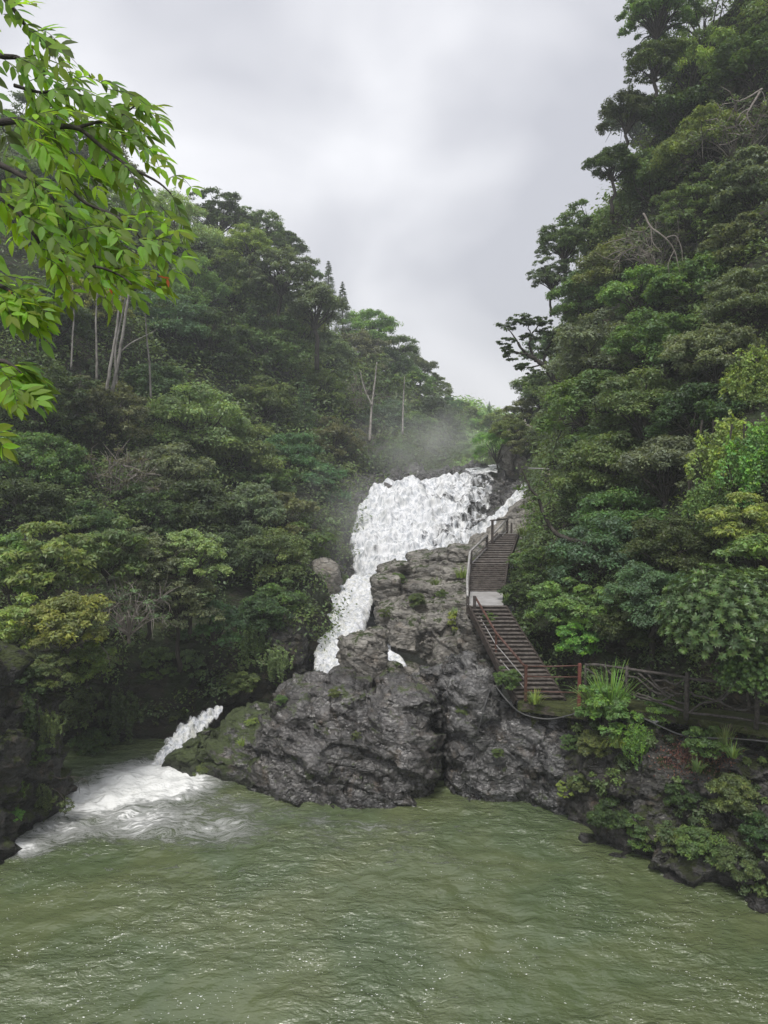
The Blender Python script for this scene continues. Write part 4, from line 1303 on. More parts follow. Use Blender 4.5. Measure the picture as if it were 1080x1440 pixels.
# ------------------------------------------------------------------ stairs
M_TREAD = plain_mat('wet_worn_tread', (0.06, 0.05, 0.045), (0.21, 0.185, 0.165), 5, 0.35, 0.4, 0.02)
M_RISER = plain_mat('dark_riser', (0.02, 0.015, 0.012), (0.06, 0.045, 0.038), 5, 0.8, 0.4, 0.02)
M_LAND = plain_mat('pale_wet_concrete', (0.30, 0.29, 0.28), (0.46, 0.45, 0.44), 2, 0.35, 0.2, 0.01)
M_RUST = plain_mat('rusty_metal', (0.045, 0.02, 0.015), (0.13, 0.058, 0.042), 9, 0.6, 0.3, 0.01)
M_RED = plain_mat('red_brown_paint', (0.13, 0.04, 0.035), (0.22, 0.075, 0.06), 9, 0.55, 0.3, 0.01)
M_GREYM = plain_mat('grey_handrail', (0.22, 0.21, 0.20), (0.42, 0.41, 0.40), 6, 0.35, 0.2, 0.01)
M_DKM = plain_mat('dark_post_metal', (0.035, 0.028, 0.025), (0.09, 0.075, 0.068), 6, 0.55, 0.3, 0.01)
M_LOG = plain_mat('weathered_log', (0.03, 0.024, 0.022), (0.10, 0.088, 0.08), 8, 0.8, 0.6, 0.02)
M_MOSSY = rock_mat('mossy_concrete', (0.035, 0.028, 0.022), (0.10, 0.08, 0.06), moss=0.75, mosscol=(0.07, 0.085, 0.02), lichen=0.2, rough=(0.6, 0.9))
M_CABLE = plain_mat('black_cable', (0.03, 0.03, 0.03), (0.07, 0.07, 0.07), 10, 0.4, 0.1, 0.01)
M_BAMBOO = plain_mat('pale_post', (0.42, 0.38, 0.26), (0.55, 0.50, 0.36), 5, 0.6, 0.2, 0.01)

def flight(root, L0, R0, L1, R1, n):
    """n steps from the lower nosing L0-R0 to the upper one L1-R1"""
    L0, R0, L1, R1 = map(np.asarray, (L0, R0, L1, R1))
    rise = (L1[2] - L0[2]) / n
    for i in range(n):
        t = i / n; t2 = (i + 1) / n
        rr = random.Random(i * 3 + int(L0[0] * 10))
        a = L0 + (L1 - L0) * t; b = R0 + (R1 - R0) * t
        c = L0 + (L1 - L0) * t2; e = R0 + (R1 - R0) * t2
        z = L0[2] + rise * (i + 1) + rr.uniform(-0.006, 0.006)
        run = nrm(((c - a) * [1, 1, 0]))
        nose = -run * 0.045 + np.array([rr.uniform(-0.02, 0.02), 0, 0])
        mb = MB()
        q = [a + nose, b + nose, e, c]
        V = [[p[0], p[1], z - 0.05] for p in q] + [[p[0], p[1], z] for p in q]
        mb.add(V, [(3, 2, 1, 0), (4, 5, 6, 7), (0, 1, 5, 4), (1, 2, 6, 5), (2, 3, 7, 6), (3, 0, 4, 7)])
        st = mb.build('step', M_TREAD, root, bevel=0.008)
        mb = MB()
        q = [a + run * 0.01, b + run * 0.01, b + run * 0.05, a + run * 0.05]
        V = [[p[0], p[1], z - rise - 0.003] for p in q] + [[p[0], p[1], z - 0.052] for p in q]
        mb.add(V, [(3, 2, 1, 0), (4, 5, 6, 7), (0, 1, 5, 4), (1, 2, 6, 5), (2, 3, 7, 6), (3, 0, 4, 7)])
        mb.build('riser', M_RISER, st)
    for a, c, nm in ((L0, L1, 'stringer'), (R0, R1, 'stringer')):
        s = 0.06 if a is L0 else -0.06
        mb = MB(); mb.beam(a + [-s, 0, -0.12], c + [-s, 0, -0.12], 0.1, 0.34)
        mb.build(nm, M_RISER, root)

zl = at(661, 851, 37.3)[2]
A0, B0 = at(727, 984, 33.2), at(792, 984, 33.2); B0[2] = A0[2]
A1, B1 = wl(660, 851, zl), wl(708, 851, zl)
C1, D1 = wl(661, 832, zl), wl(707, 832, zl)
m0 = at(663, 795, 42.8); m1 = at(712, 795, 42.8)
t0 = at(701, 750, 48.0); t1 = at(728, 750, 48.0); 
stairs = empty('stairs', (A0 + B0) / 2)
tag(stairs, 'long worn open stairway with a pale landing climbing the right side of the gorge', 'stairs')
flight(stairs, A0, B0, A1, B1, 23)
flight(stairs, C1, D1, m0, m1, 13)
flight(stairs, m0, m1, t0, t1, 14)
mb = MB()
q = [A1, B1, D1, C1]
V = [[p[0], p[1], zl - 0.14] for p in q] + [[p[0], p[1], zl + 0.012] for p in q]
mb.add(V, [(3, 2, 1, 0), (4, 5, 6, 7), (0, 1, 5, 4), (1, 2, 6, 5), (2, 3, 7, 6), (3, 0, 4, 7)])
mb.build('landing', M_LAND, stairs, bevel=0.01)

def post(root, px, y0, y1, d, m, w=0.11, cap=True):
    a = at(px, y1, d); b = at(px, y0, d); b[0] = a[0]; b[1] = a[1]
    mb = MB(); mb.beam(a - [0, 0, 0.25], b, w, w, up=(0, 1, 0)); 
    return mb.build('post', m, root, bevel=0.012)
def rail(root, pts, r, m, name='rail', seg=8):
    P = [at(*p) for p in pts]
    mb = MB(); mb.tube(P, r, seg)
    return mb.build(name, m, root, smooth=True)
sr = empty('stair_railing', at(736, 980, 33))
tag(sr, 'rusty metal railing along the lower stairs and the platform', 'railing')
post(sr, 697, 891, 945, 35.2, M_RUST); post(sr, 739, 935, 978, 32.9, M_RUST, 0.13)
post(sr, 814, 933, 990, 32.2, M_RED, 0.14)
for dy, rr, m, nm in ((0, 0.055, M_RUST, 'handrail'), (17, 0.022, M_GREYM, 'rail'), (31, 0.022, M_GREYM, 'rail')):
    rail(sr, [(668, 839 + dy, 37.2), (697, 889 + dy, 35.2), (737, 936 + dy, 33.0)], rr, m, nm)
for y0, y1 in ((937, 936), (951, 952), (971, 974)):
    rail(sr, [(739, y0, 32.9), (776, (y0 + y1) / 2 + 0.6, 32.6), (814, y1, 32.2)], 0.032, M_RUST)
ur = empty('stair_railing', at(660, 875, 37.4))
tag(ur, 'grey metal railing along the landing and the upper stairs', 'railing')
post(ur, 657.5, 836, 880, 37.6, M_DKM, 0.15); post(ur, 667, 838, 876, 37.1, M_DKM, 0.15)
post(ur, 662, 774, 806, 42.3, M_DKM, 0.16); post(ur, 684.5, 752, 779, 45.0, M_DKM, 0.15); post(ur, 692, 731, 776, 46.0, M_DKM, 0.15)
post(ur, 713, 729, 753, 48.2, M_DKM, 0.14); post(ur, 719, 735, 752, 50, M_DKM, 0.12)
for dy, rr, nm in ((0, 0.07, 'handrail'), (12, 0.024, 'rail'), (22, 0.035, 'rail')):
    rail(ur, [(657.5, 838 + dy, 37.5), (657, 812 + dy * .9, 39.8), (661, 776 + dy * .85, 42.2), (685, 753 + dy * .8, 45.0)], rr, M_GREYM, nm)
    rail(ur, [(692, 752 + dy * .8, 46.0), (713, 730 + dy * .75, 48.2)], rr, M_GREYM, nm)
rail(ur, [(690, 732, 46.2), (713, 729.5, 48.2)], 0.05, M_DKM)

# platform and walkway
plat = empty('platform', at(770, 1000, 33))
tag(plat, 'mossy concrete platform at the foot of the stairs over a dark gap', 'platform')
mb = MB(); a = at(728, 987, 33.0); b = at(826, 989, 31.8); b[2] = a[2]
nn = nrm(np.cross(b - a, [0, 0, 1.0])) * -1
mb.box((a + b) / 2 + nn * 0.75 + [0, 0, -0.22], (b - a) / 2, nn * 0.78, [0, 0, 0.21]); mb.build('slab', M_MOSSY, plat, bevel=0.03)
mb = MB(); a2 = at(752, 1004, 33.4); mb.beam(a2, a2 - [0, 0, 1.6], 0.35, 0.4, up=(0, 1, 0)); a2 = at(806, 1004, 33.0); mb.beam(a2, a2 - [0, 0, 3.5], 0.5, 0.5, up=(0, 1, 0))
mb.build('support', M_MOSSY, plat)
walk = empty('walkway', at(960, 1015, 29))
tag(walk, 'dark concrete walkway running right from the platform above the bank', 'walkway')
WP = [at(824, 990, 31.9), at(882, 997, 30.5), at(967, 1008, 28.8), at(1060, 1022, 27.0), at(1200, 1050, 24.2)]
for i in range(len(WP) - 1):
    a, b = WP[i], WP[i + 1]
    nn = nrm(np.cross(b - a, [0, 0, 1.0])); nn = nn if nn[1] > 0 else -nn
    mb = MB(); mb.box((a + b) / 2 + nn * 0.8 + [0, 0, -0.16], (b - a) / 2 * 0.998, nn * 0.85, [0, 0, 0.15]); mb.build('slab', M_MOSSY, walk, bevel=0.02)

lr = empty('log_railing', at(967, 1010, 28.7))
tag(lr, 'rustic railing of crooked branch shaped rails beside the walkway', 'railing')
def ld(px): return float(np.interp(px, [815, 882, 967, 1080, 1200], [32.0, 30.4, 28.7, 26.6, 24.0]))
def lrail(pts, r, nm='crooked_rail'):
    P = catmull(np.array([at(x, y, ld(x)) for x, y in pts]), 14)
    n = len(P); rad = r * (1 + 0.18 * np.sin(np.arange(n) * 1.7))
    P = P + np.array([[0, 0.05 * math.sin(i * 1.1 + r * 90), 0.015 * math.sin(i * 2.1)] for i in range(n)])
    mb = MB(); mb.tube(P, rad, 7); mb.build(nm, M_LOG, lr, smooth=True)
for x, y0, y1, r in ((824, 933, 990, .06), (882, 936, 996, .075), (967, 946, 1012, .095), (1066, 962, 1025, .09)):
    mb = MB(); d = ld(x); a = at(x, y0, d); b = at(x, y1, d); b[0] = a[0]; b[1] = a[1]
    mb.tube([b, b + (a - b) * .35 + [.012, 0, 0], b + (a - b) * .7 - [.01, 0, 0], a], [r * 1.1, r, r * .95, r * .9], 10); mb.build('post', M_LOG, lr, smooth=True)
lrail([(824,935),(850,936),(882,941),(925,946),(967,954),(1010,959),(1066,967),(1130,978)], .06, 'top_rail')
lrail([(880,975),(920,986),(967,1001),(1010,1007),(1066,1015),(1130,1030)], .055, 'bottom_rail')
for pts in ([(882,951),(895,953),(906,962),(918,972),(931,976)], [(897,946),(912,958),(928,971),(945,984),(967,990)], [(911,948),(922,962),(935,973),(948,978)],
            [(920,957),(934,957),(948,962),(957,960),(966,951)], [(927,969),(940,968),(952,976),(967,975)], [(893,974),(908,979),(925,985),(936,984),(944,978)],
            [(825,940),(838,950),(850,962),(862,970)], [(850,937),(862,950),(880,958)],
            [(968,971),(980,979),(995,981),(1008,985),(1022,974),(1034,958)], [(969,1002),(982,992),(1000,987),(1016,983),(1030,972),(1048,964)], [(1010,985),(1030,996),(1050,998),(1066,990)],
            [(1066,985),(1085,992),(1100,988),(1120,1000)]):
    lrail(pts, .042)

# cables
def cable(label, pts, r, d=None, name='cable'):
    pts = [(x, y, (lambda h: h[0].y - 0.12 if h is not None and 28 < h[0].y < 38 else z)(cast(x, y))) for x, y, z in pts] if d == 'rock' else pts
    P = catmull(np.array([at(*p) for p in pts]), 40)
    mb = MB(); mb.tube(P, r, 6); o = mb.build(name, M_CABLE, None, smooth=True)
    tag(o, label, 'cable')
cable('thin grey cable hanging down the rock face into the pool', [(690,968,32.6),(682,992,32.2),(672,1030,32.0),(665,1070,31.9),(661,1105,31.9),(659,1140,31.8)], 0.03, 'rock')
cable('black hose sagging below the mossy platform', [(698,966,33.0),(712,984,32.4),(730,1001,32.1),(752,1009,31.9),(775,1011,31.7),(800,1006,31.5),(820,1000,31.4)], 0.035, name='hose')
cable('dark pipe running along the bank under the walkway', [(905,1010,29.4),(930,1022,28.9),(960,1034,28.1),(1000,1038,27.3),(1050,1040,26.6),(1120,1048,25.4)], 0.035, name='pipe')

# post with crossbar by the fall
pf = empty('post_frame', at(775, 712, 57))
tag(pf, 'pale post with a long thin crossbar standing right of the fall', 'post')
mb = MB(); mb.tube([at(774.5, 706, 57), at(773.5, 659, 57)], 0.10, 8); mb.build('post', M_BAMBOO, pf, smooth=True)
mb = MB(); mb.tube([at(743, 658.5, 58.5), at(776, 659.5, 56.6)], 0.055, 8); mb.build('crossbar', M_GREYM, pf, smooth=True)
mb = MB(); mb.beam(at(762, 662, 57.5), at(773, 668, 57), 0.08, 0.08); mb.build('brace', M_BAMBOO, pf)
mb = MB(); mb.box(at(773, 712, 57), [0.45, 0, 0], [0, 0.4, 0], [0, 0, 0.33]); mb.build('base', M_DKM, pf, bevel=0.03)
gr = empty('guard_rail', at(752, 742, 55))
tag(gr, 'small dark guard rail on the granite above the stair top', 'railing')
for px in (751, 770):
    mb = MB(); mb.beam(at(px, 741, 55), at(px, 718, 55), 0.09, 0.09, up=(0, 1, 0)); mb.build('post', M_DKM, gr)
for dy in (0, 10):
    mb = MB(); mb.tube([at(750, 720 + dy, 55), at(772, 714 + dy, 54.8)], 0.04, 6); mb.build('rail', M_DKM, gr, smooth=True)

# ------------------------------------------------------------------ special trees
def tree_custom(name, label, cat, limbs_, pads, colr, group=None, bark=None, leaf=0.16, per=120, flat=0.35, padname='crown', up=0.9, base=None, aspect=0.5, seed=1):
    """limbs_: list of ([(px,py,d)...], r0, r1); pads: (px,py,d,r px)"""
    P0 = at(*limbs_[0][0][0]) if base is None else base
    root = empty(name, P0)
    tag(root, label, cat, group)
    mb = MB(); rng = np.random.default_rng(seed)
    for pts, r0, r1 in limbs_:
        P = catmull(np.array([at(*p) for p in pts]), 4 * len(pts))
        P += rng.normal(size=P.shape) * r1 * (0.7 if pads is not None and bark is not M_PALEBARK else 0.15)
        mb.tube(P, np.linspace(r0, r1, len(P)), 7)
    mb.build('trunk', bark or M_BARK, root, smooth=True)
    if pads:
        cs = []; rs = []
        for px, py, d, r in pads:
            c = at(px, py, d); rw = r / 1028 * d
            for _ in range(14):
                cs.append(c + rdirs(1, rng)[0] * rw * 1.05 * np.array([1, 0.9, 0.45])); rs.append(rw * rng.uniform(0.25, 0.5))
        me = foliage_mesh(padname, np.array(cs), np.array(rs), per // 4, leaf, rng, flat=flat, up=up, shell=0.1, aspect=aspect)
        o = link(padname, me, M_LEAF, root)
        o.color = tuple(GRN[colr] if isinstance(colr, str) else colr) + (1,)
    return root
tree_custom('leaning_tree', 'dark leaning tree reaching left over the gap from the right slope', 'tree', [
  ([(800,560,62),(782,540,62),(772,522,61.5),(762,512,61),(752,505,61),(742,498,61),(733,490,61),(728,480,61)], 0.30, 0.07),
  ([(772,522,61.5),(765,508,61.8),(768,495,62),(775,480,62),(778,465,62)], 0.16, 0.05),
  ([(752,505,61),(745,488,61),(746,472,61),(742,458,61)], 0.12, 0.04),
  ([(742,498,61),(728,496,60.6),(716,490,60.4)], 0.09, 0.03), ([(733,490,61),(722,472,61),(714,462,61)], 0.08, 0.03),
  ([(762,512,61),(748,516,60.7),(735,516,60.5)], 0.08, 0.03), ([(746,472,61),(757,458,61),(762,450,61)], 0.07, 0.03)],
  [(716,456,61,15),(732,450,61,15),(712,480,60.5,11),(745,450,61,13),(762,452,61.2,13),(778,462,62,16),(722,500,60.6,13),(736,515,60.6,11),(758,470,61.3,13),(742,474,61,10),(786,480,62,14),(772,492,62,12),(714,492,60.5,9),(752,525,61,10)],
  'dark', GR, leaf=0.24, per=170)
tree_custom('bare_branch', 'bent dark almost leafless branch arching in front of the granite', 'branch', [
  ([(850,775,37),(825,766,37.3),(800,758,37.6),(785,752,37.8),(772,738,38),(762,716,38),(757,700,38),(748,690,38),(740,675,38),(734,662,38),(729,652,38)], 0.16, 0.022),
  ([(757,700,38),(750,704,37.8),(742,716,37.7)], 0.03, 0.012), ([(762,716,38),(772,706,38.2),(776,694,38.3)], 0.035, 0.012), ([(748,690,38),(757,682,38),(760,672,38)], 0.03, 0.01),
  ([(772,738,38),(760,738,37.8),(750,730,37.7)], 0.03, 0.012), ([(785,752,37.8),(778,765,37.6),(770,776,37.5)], 0.04, 0.012), ([(740,675,38),(733,680,37.8),(728,688,37.8)], 0.02, 0.008)],
  [(743,712,37.7,9),(748,728,37.7,9),(758,680,38,6),(775,698,38.3,8),(729,686,37.8,6),(752,740,37.7,10),(768,725,38.1,8),(754,700,37.9,6)],
  'mid', None, leaf=0.14, per=60, flat=0.6, padname='leaves')
def pale_tree(label, pts, r0, crown, colr='olive', extra=(), seed=1):
    tree_custom('tall_tree', label, 'tree', [(pts, r0, r0 * 0.5)] + list(extra), crown, colr, GL, M_PALEBARK, leaf=0.3, per=120, seed=seed)
pale_tree('tall tree with pale trunk, rightmost of the pale standing trunks', [(158,552,60),(164,520,60),(171,480,60),(177,440,60),(184,395,60.5),(188,360,61)], 0.15, [(186,370,61,26),(200,395,60,18),(170,390,61,16)], extra=[([(169,495,60),(185,482,60.5),(205,472,61),(222,462,61)], .07, .02)], seed=2)
pale_tree('tall tree with pale trunk, middle one of the pale standing trunks', [(150,550,59.5),(155,515,59.5),(163,470,60),(168,430,60),(172,390,60.5)], 0.14, [(165,375,61,24),(150,390,60,16)], seed=3)
pale_tree('tall slanting pale trunk crossing behind the middle pale trunk', [(166,548,61),(162,500,61),(170,450,61),(180,405,61.5)], 0.10, [(178,385,61,18)], seed=4)
pale_tree('thin pale trunk standing alone left of the group of pale trunks', [(136,535,61),(136,490,61),(135,450,61),(138,400,61.5)], 0.11, [(140,395,61,22)], 'mid', seed=5)
pale_tree('thin grey trunk at right of the group of pale trunks', [(212,560,64),(210,510,64),(206,470,64),(204,430,64)], 0.10, [(204,425,64,20)], 'mid', seed=6)
pale_tree('slim pale trunk among yellow brown leaves on the left slope', [(100,520,62),(102,480,62),(104,440,62),(102,400,62)], 0.09, [(104,400,62,20)], 'gold', seed=7)
pale_tree('pale forked tree in the haze below the ridge skyline', [(520,620,86),(522,580,90),(526,545,92),(530,510,94)], 0.17, [(530,505,94,18),(512,520,93,12)], 'grey', extra=[([(523,570,90),(512,545,91),(506,520,92)], .1, .04)], seed=8)
pale_tree('pale slender trunk just right of the pale forked tree in the haze', [(566,610,100),(567,570,104),(569,530,106)], 0.15, [(570,528,106,16)], 'light', seed=9)
tree_custom('fallen_branches', 'pale dead branches hanging down the bare rock of the right cliff', 'branch', [
  ([(905,300,50),(915,318,49.5),(935,335,49),(948,352,49),(955,380,49),(962,405,49)], 0.07, 0.03), ([(935,335,49),(950,332,49),(958,350,49),(960,372,49)], 0.05, 0.02),
  ([(915,318,49.5),(918,340,49.3),(930,355,49)], 0.04, 0.02), ([(948,352,49),(940,372,49),(942,392,49)], 0.04, 0.015)], [], 'grey', None, M_TWIG, seed=10)
tree_custom('fallen_branches', 'pale crooked dead branches near the top right corner', 'branch', [
  ([(1072,125,44),(1055,135,44),(1040,142,44),(1030,140,44)], 0.06, 0.02), ([(1068,130,44),(1055,152,43.8),(1050,165,43.8),(1060,180,43.8)], 0.07, 0.025), ([(1055,152,43.8),(1042,160,43.8),(1035,170,43.8)], 0.04, 0.015), ([(1050,165,43.8),(1040,175,43.8),(1046,185,43.8)], 0.035, 0.012)], [], 'grey', None, M_TWIG, seed=11)
tree_custom('bare_branch', 'pale leafless branches sweeping over the hollow from the gold shrub', 'branch', [
  ([(60,905,33),(40,915,32.6),(20,930,32.3),(8,955,32),(0,985,31.8)], 0.04, 0.012), ([(40,915,32.6),(30,940,32.3),(22,965,32)], 0.03, 0.01),
  ([(110,900,34),(135,905,34),(150,918,34),(155,940,34)], 0.03, 0.01), ([(60,905,33),(90,895,33.4),(125,893,33.8)], 0.03, 0.012), ([(90,895,33.4),(105,910,33.5),(108,930,33.5)], 0.02, 0.01)], [], 'grey', None, M_TWIG, seed=12)
tree_custom('bare_branch', 'wiry twigs dangling over the foam from the near left bank', 'branch', [
  ([(70,1090,31),(85,1095,30.8),(100,1092,30.7),(118,1096,30.6),(125,1106,30.6)], 0.03, 0.008), ([(100,1092,30.7),(110,1102,30.6),(112,1116,30.6)], 0.014, 0.006), ([(118,1096,30.6),(108,1100,30.6)], 0.01, 0.006),
  ([(70,1105,31),(86,1118,30.8),(92,1132,30.7),(90,1150,30.7)], 0.025, 0.008)], [(95,1135,30.7,10),(85,1125,30.8,10)], 'brown', None, M_BARK, leaf=0.16, per=40, flat=0.8, padname='leaves', seed=13)
tree_custom('overhanging_ledge', 'black dead limb arching under the gold shrub over the hollow', 'branch', [
  ([(20,1010,33.6),(35,985,33.6),(60,962,33.8),(85,948,34),(105,940,34.3),(130,920,34.6)], 0.42, 0.12), ([(60,962,33.8),(80,930,34),(95,905,34)], 0.2, 0.06)], [], 'dark', None, M_BARK, seed=14).name = 'dead_limb'

# ------------------------------------------------------------------ grasses
M_GRASS = leaf_mat('grass_blade', 0.4, 0.35, spread=0.5)
def grass(label, px, py, d, h, n, spread, colr, lean=(0, 0), seed=0, w=0.02, droop=0.55, name='grass_tuft'):
    rng = np.random.default_rng(seed + 50)
    c = at(px, py, d)
    V = []; F = []; 
    for i in range(n):
        a = rng.random() * 6.283
        o = c + np.array([math.cos(a), math.sin(a), 0]) * spread * 0.3 * rng.random()
        hh = h * rng.uniform(0.45, 1.0)
        out = np.array([math.cos(a) + lean[0], math.sin(a) * 0.8, 0]) * hh * rng.uniform(0.15, 0.75)
        sd = nrm(np.cross(out + [0, 0, 0.01], [0, 0, 1.0])) * w * rng.uniform(0.7, 1.3)
        k = 6
        b = len(V)
        for j in range(k + 1):
            t = j / k
            p = o + out * t ** 1.2 + np.array([0, 0, hh * (t - droop * rng.uniform(0.9, 1.1) * np.linalg.norm(out) / hh * 1.3 * t ** 2.6)])
            ww = (1 - t) ** 0.7
            V += [p - sd * ww, p + sd * ww]
            if j: F.append((b + 2 * j - 2, b + 2 * j - 1, b + 2 * j + 1, b + 2 * j))
    nf = len(F)
    vv = np.repeat(rng.random(n), nf // n)
    V = np.array(V)
    me = mesh_np(name, V - c, np.array(F), {'v': ('FACE', vv), 'g': ('FACE', np.repeat(rng.random(n), nf // n))}, smooth=True)
    o = link(name, me, M_GRASS); o.location = tuple(c)
    o.color = tuple(GRN[colr]) + (1,)
    tag(o, label, 'grass', 'grass tufts along the gorge')
grass('tall upright grass rising above the rustic railing', 858, 1008, 30.2, 2.9, 130, 1.0, 'bright', seed=1, w=0.032, droop=0.35)
grass('arching grass spilling left over the walkway edge', 838, 1000, 30.4, 1.9, 110, 1.2, 'light', (-0.5, 0), seed=2, w=0.028)
grass('drooping yellowish grass hanging under the tall grass', 868, 1050, 29.3, 1.1, 80, 0.8, 'yellow', seed=3, w=0.026, droop=1.2)
grass('yellow green grass tuft on the mossy platform edge', 752, 988, 32.4, 0.9, 90, 1.0, 'yellow', seed=4, w=0.02, droop=0.8)
grass('small grass tuft on the left brow of the huge boulder', 340, 1048, 34.3, 0.6, 60, 0.5, 'yellow', seed=5, w=0.018, droop=0.9)
grass('grass on the granite tier just left of the upper railing', 650, 812, 46, 1.0, 90, 1.6, 'yellow', seed=6, w=0.025)
grass('grass in the cleft left of the landing post', 640, 868, 43, 0.8, 80, 1.6, 'light', seed=7, w=0.025)
grass('grass tuft on the upper granite tier', 612, 822, 50, 0.7, 70, 1.4, 'olive', seed=8, w=0.025)
grass('thin grass on the path bank right of the trailing vine', 1020, 1045, 27.0, 1.1, 80, 0.9, 'olive', seed=9, w=0.02, droop=0.9)
grass('grass tuft hanging over pale rock at the right bank', 980, 1085, 27.0, 0.8, 60, 0.6, 'mid', seed=10, w=0.02, droop=0.9)
grass('pale grass tuft at the top of the bank near the right edge', 1030, 1065, 26.6, 1.0, 60, 0.6, 'light', seed=11, w=0.02, droop=0.9)
grass('dry tuft sprouting by the pale landing of the stairs', 712, 843, 37.6, 0.6, 50, 0.3, 'light', seed=12, w=0.018)
grass('grass growing beside the top of the stairs', 735, 752, 47, 1.0, 80, 1.2, 'olive', seed=13, w=0.025)

def litter():
    rng = np.random.default_rng(9)
    P = []
    for _ in range(1500):
        px = rng.normal(978, 26); py = rng.normal(1062, 13)
        h = cast(px, py, ('river_bank',))
        if h is not None and h[0] is not None: P.append(np.array(h[0]) + np.array(h[1]) * 0.02 * (1 if h[1].y < 0 else -1))
    P = np.array(P)
    V, F = leaf_quads(P, rdirs(len(P), rng), nrm(rng.normal(size=P.shape) * 0.5 + [0, -0.4, 1]), rng.uniform(0.07, 0.14, len(P)), rng.uniform(0.04, 0.07, len(P)))
    me = mesh_np('fallen_leaves', V, F, {'v': ('FACE', rng.random(len(F))), 'g': ('FACE', rng.random(len(F)))}, smooth=False)
    o = link('fallen_leaves', me, M_LEAF); o.color = (0.22, 0.10, 0.075, 1)
    tag(o, 'reddish dead leaves lying on the bank under the walkway', 'leaves', kind='stuff')
litter()

# ------------------------------------------------------------------ overhanging foreground branch
def fg():
    rng = np.random.default_rng(21)
    root = empty('overhanging_tree', (-4.6, 2.2, 10.5))
    tag(root, 'near tree at upper left holding bright green compound leaves over the view', 'tree')
    D0 = 3.1
    BR = [
     [(-60,178,3.3),(0,172,3.2),(30,170,3.1),(65,178,3.1),(108,180,3.0),(145,208,3.0),(185,236,2.95),(222,256,2.9),(240,272,2.85)],
     [(108,180,3.0),(135,172,3.05),(165,165,3.1),(200,142,3.1)],
     [(-60,215,3.1),(0,232,3.0),(35,250,2.95),(65,270,2.9),(90,298,2.85),(120,335,2.8)],
     [(-60,250,2.9),(0,278,2.85),(28,300,2.8),(45,325,2.8),(62,355,2.8),(70,385,2.8)],
     [(-60,70,3.3),(0,79,3.2),(27,82,3.2),(32,100,3.15),(42,130,3.1)],
     [(-50,-30,3.3),(10,5,3.2),(40,42,3.2),(60,60,3.2)],
     [(95,262,3.0),(120,285,2.95),(150,298,2.9),(180,316,2.85),(200,338,2.8)],
     [(-60,390,2.8),(0,402,2.75),(20,415,2.7),(35,430,2.7)],
     [(-60,520,2.7),(-5,508,2.7),(15,512,2.65),(30,525,2.6)],
     [(-60,590,2.6),(-20,600,2.6),(-8,612,2.6)],
     [(20,120,3.1),(60,130,3.1),(90,120,3.1)],
     [(62,355,2.8),(100,372,2.8),(140,376,2.75),(170,388,2.75),(185,400,2.7)],
    ]
    mb = MB()
    T0 = np.array([-4.3, 3.0, 13.5])
    mb.tube([(-4.6, 2.2, -1.0), (-4.75, 2.3, 5.0), (-4.5, 2.6, 10.5), T0, (-4.6, 3.6, 17.5), (-4.2, 4.4, 20)], [0.34, 0.28, 0.22, 0.18, 0.12, 0.05], 10)
    for i, b in enumerate(BR):
        P = np.array([at(*p) for p in b])
        if b[0][0] < 0:
            s = T0 + np.array([0, 0.1, (P[0][2] - 16) * 0.6 + 2.3])
            P = np.concatenate([[s, (s + P[0]) / 2 + [0, 0, 0.08]], P])
        Q = catmull(P, len(P) * 4)
        r0 = 0.02 if b[0][0] < 0 else 0.008
        mb.tube(Q, np.linspace(r0, 0.0028, len(Q)), 6)
    # compound leaves: a midrib with paired drooping leaflets
    ST = []
    def along(b, n, ln=(50, 95)):
        P = catmull(np.array([list(p) for p in b]), 40)
        for _ in range(n):
            t = int(rng.integers(6, 40))
            p = P[t]
            a = rng.normal(0.72, 0.5)     # image angle, down-right
            l = rng.uniform(*ln)
            ST.append((p[0], p[1], p[2] + rng.normal() * 0.12, math.cos(a) * l, math.sin(a) * l))
        p = P[-1]; q = P[-6]
        dv = (p - q)[:2]; dv = dv / np.linalg.norm(dv)
        ST.append((p[0], p[1], p[2], dv[0] * ln[1] * .6, dv[1] * ln[1] * .6 + 12))
    for b, n in zip(BR, (18, 8, 13, 13, 7, 8, 10, 7, 5, 1, 7, 10)): along(b, n)
    # the ones that read one by one against the sky
    ST += [(45,45,3.2,42,14),(60,58,3.2,38,18),(30,82,3.2,45,8),(38,60,3.2,20,40),(20,10,3.2,22,-12),(5,20,3.2,40,20),
           (135,112,3.1,60,30),(150,125,3.1,75,32),(150,150,3.1,72,8),(168,160,3.1,40,42),(165,190,3.05,50,22),(140,140,3.1,40,-30),(120,150,3.1,60,15),
           (215,232,2.95,48,8),(235,252,2.95,35,5),(200,210,3.0,25,20),(250,272,2.88,38,40),(225,290,2.85,38,60),(190,345,2.8,55,30),(170,360,2.8,40,75),(195,395,2.75,20,60),
           (65,385,2.8,12,70),(80,370,2.8,-5,60),(25,430,2.7,30,25),(15,515,2.65,40,10),(-4,612,2.6,10,26),(5,525,2.65,20,40)]
    for _ in range(60):
        px = rng.uniform(-20, 185); py = rng.uniform(130, 380)
        if px > 60 + (py - 40) * 0.62: continue
        a = rng.normal(0.85, 0.5); l = rng.uniform(55, 100)
        ST.append((px, py, rng.uniform(2.85, 3.6), math.cos(a) * l, math.sin(a) * l))
    # outline of the spray as the place shows it: sky on the right, gaps lower down
    def keep(s):
        ex, ey = s[0] + s[3], s[1] + s[4]
        lim = np.interp(ey, [-20, 0, 60, 75, 110, 150, 180, 230, 270, 340, 390, 425, 440, 480, 500, 560, 590], [50, 65, 105, 80, 175, 245, 238, 245, 285, 272, 245, 215, 66, 62, 62, 62, 25])
        if ex > lim or ey > 625: return False
        if s[0] < 80 and (470 < ey < 505 or 572 < ey < 612): return False
        return True
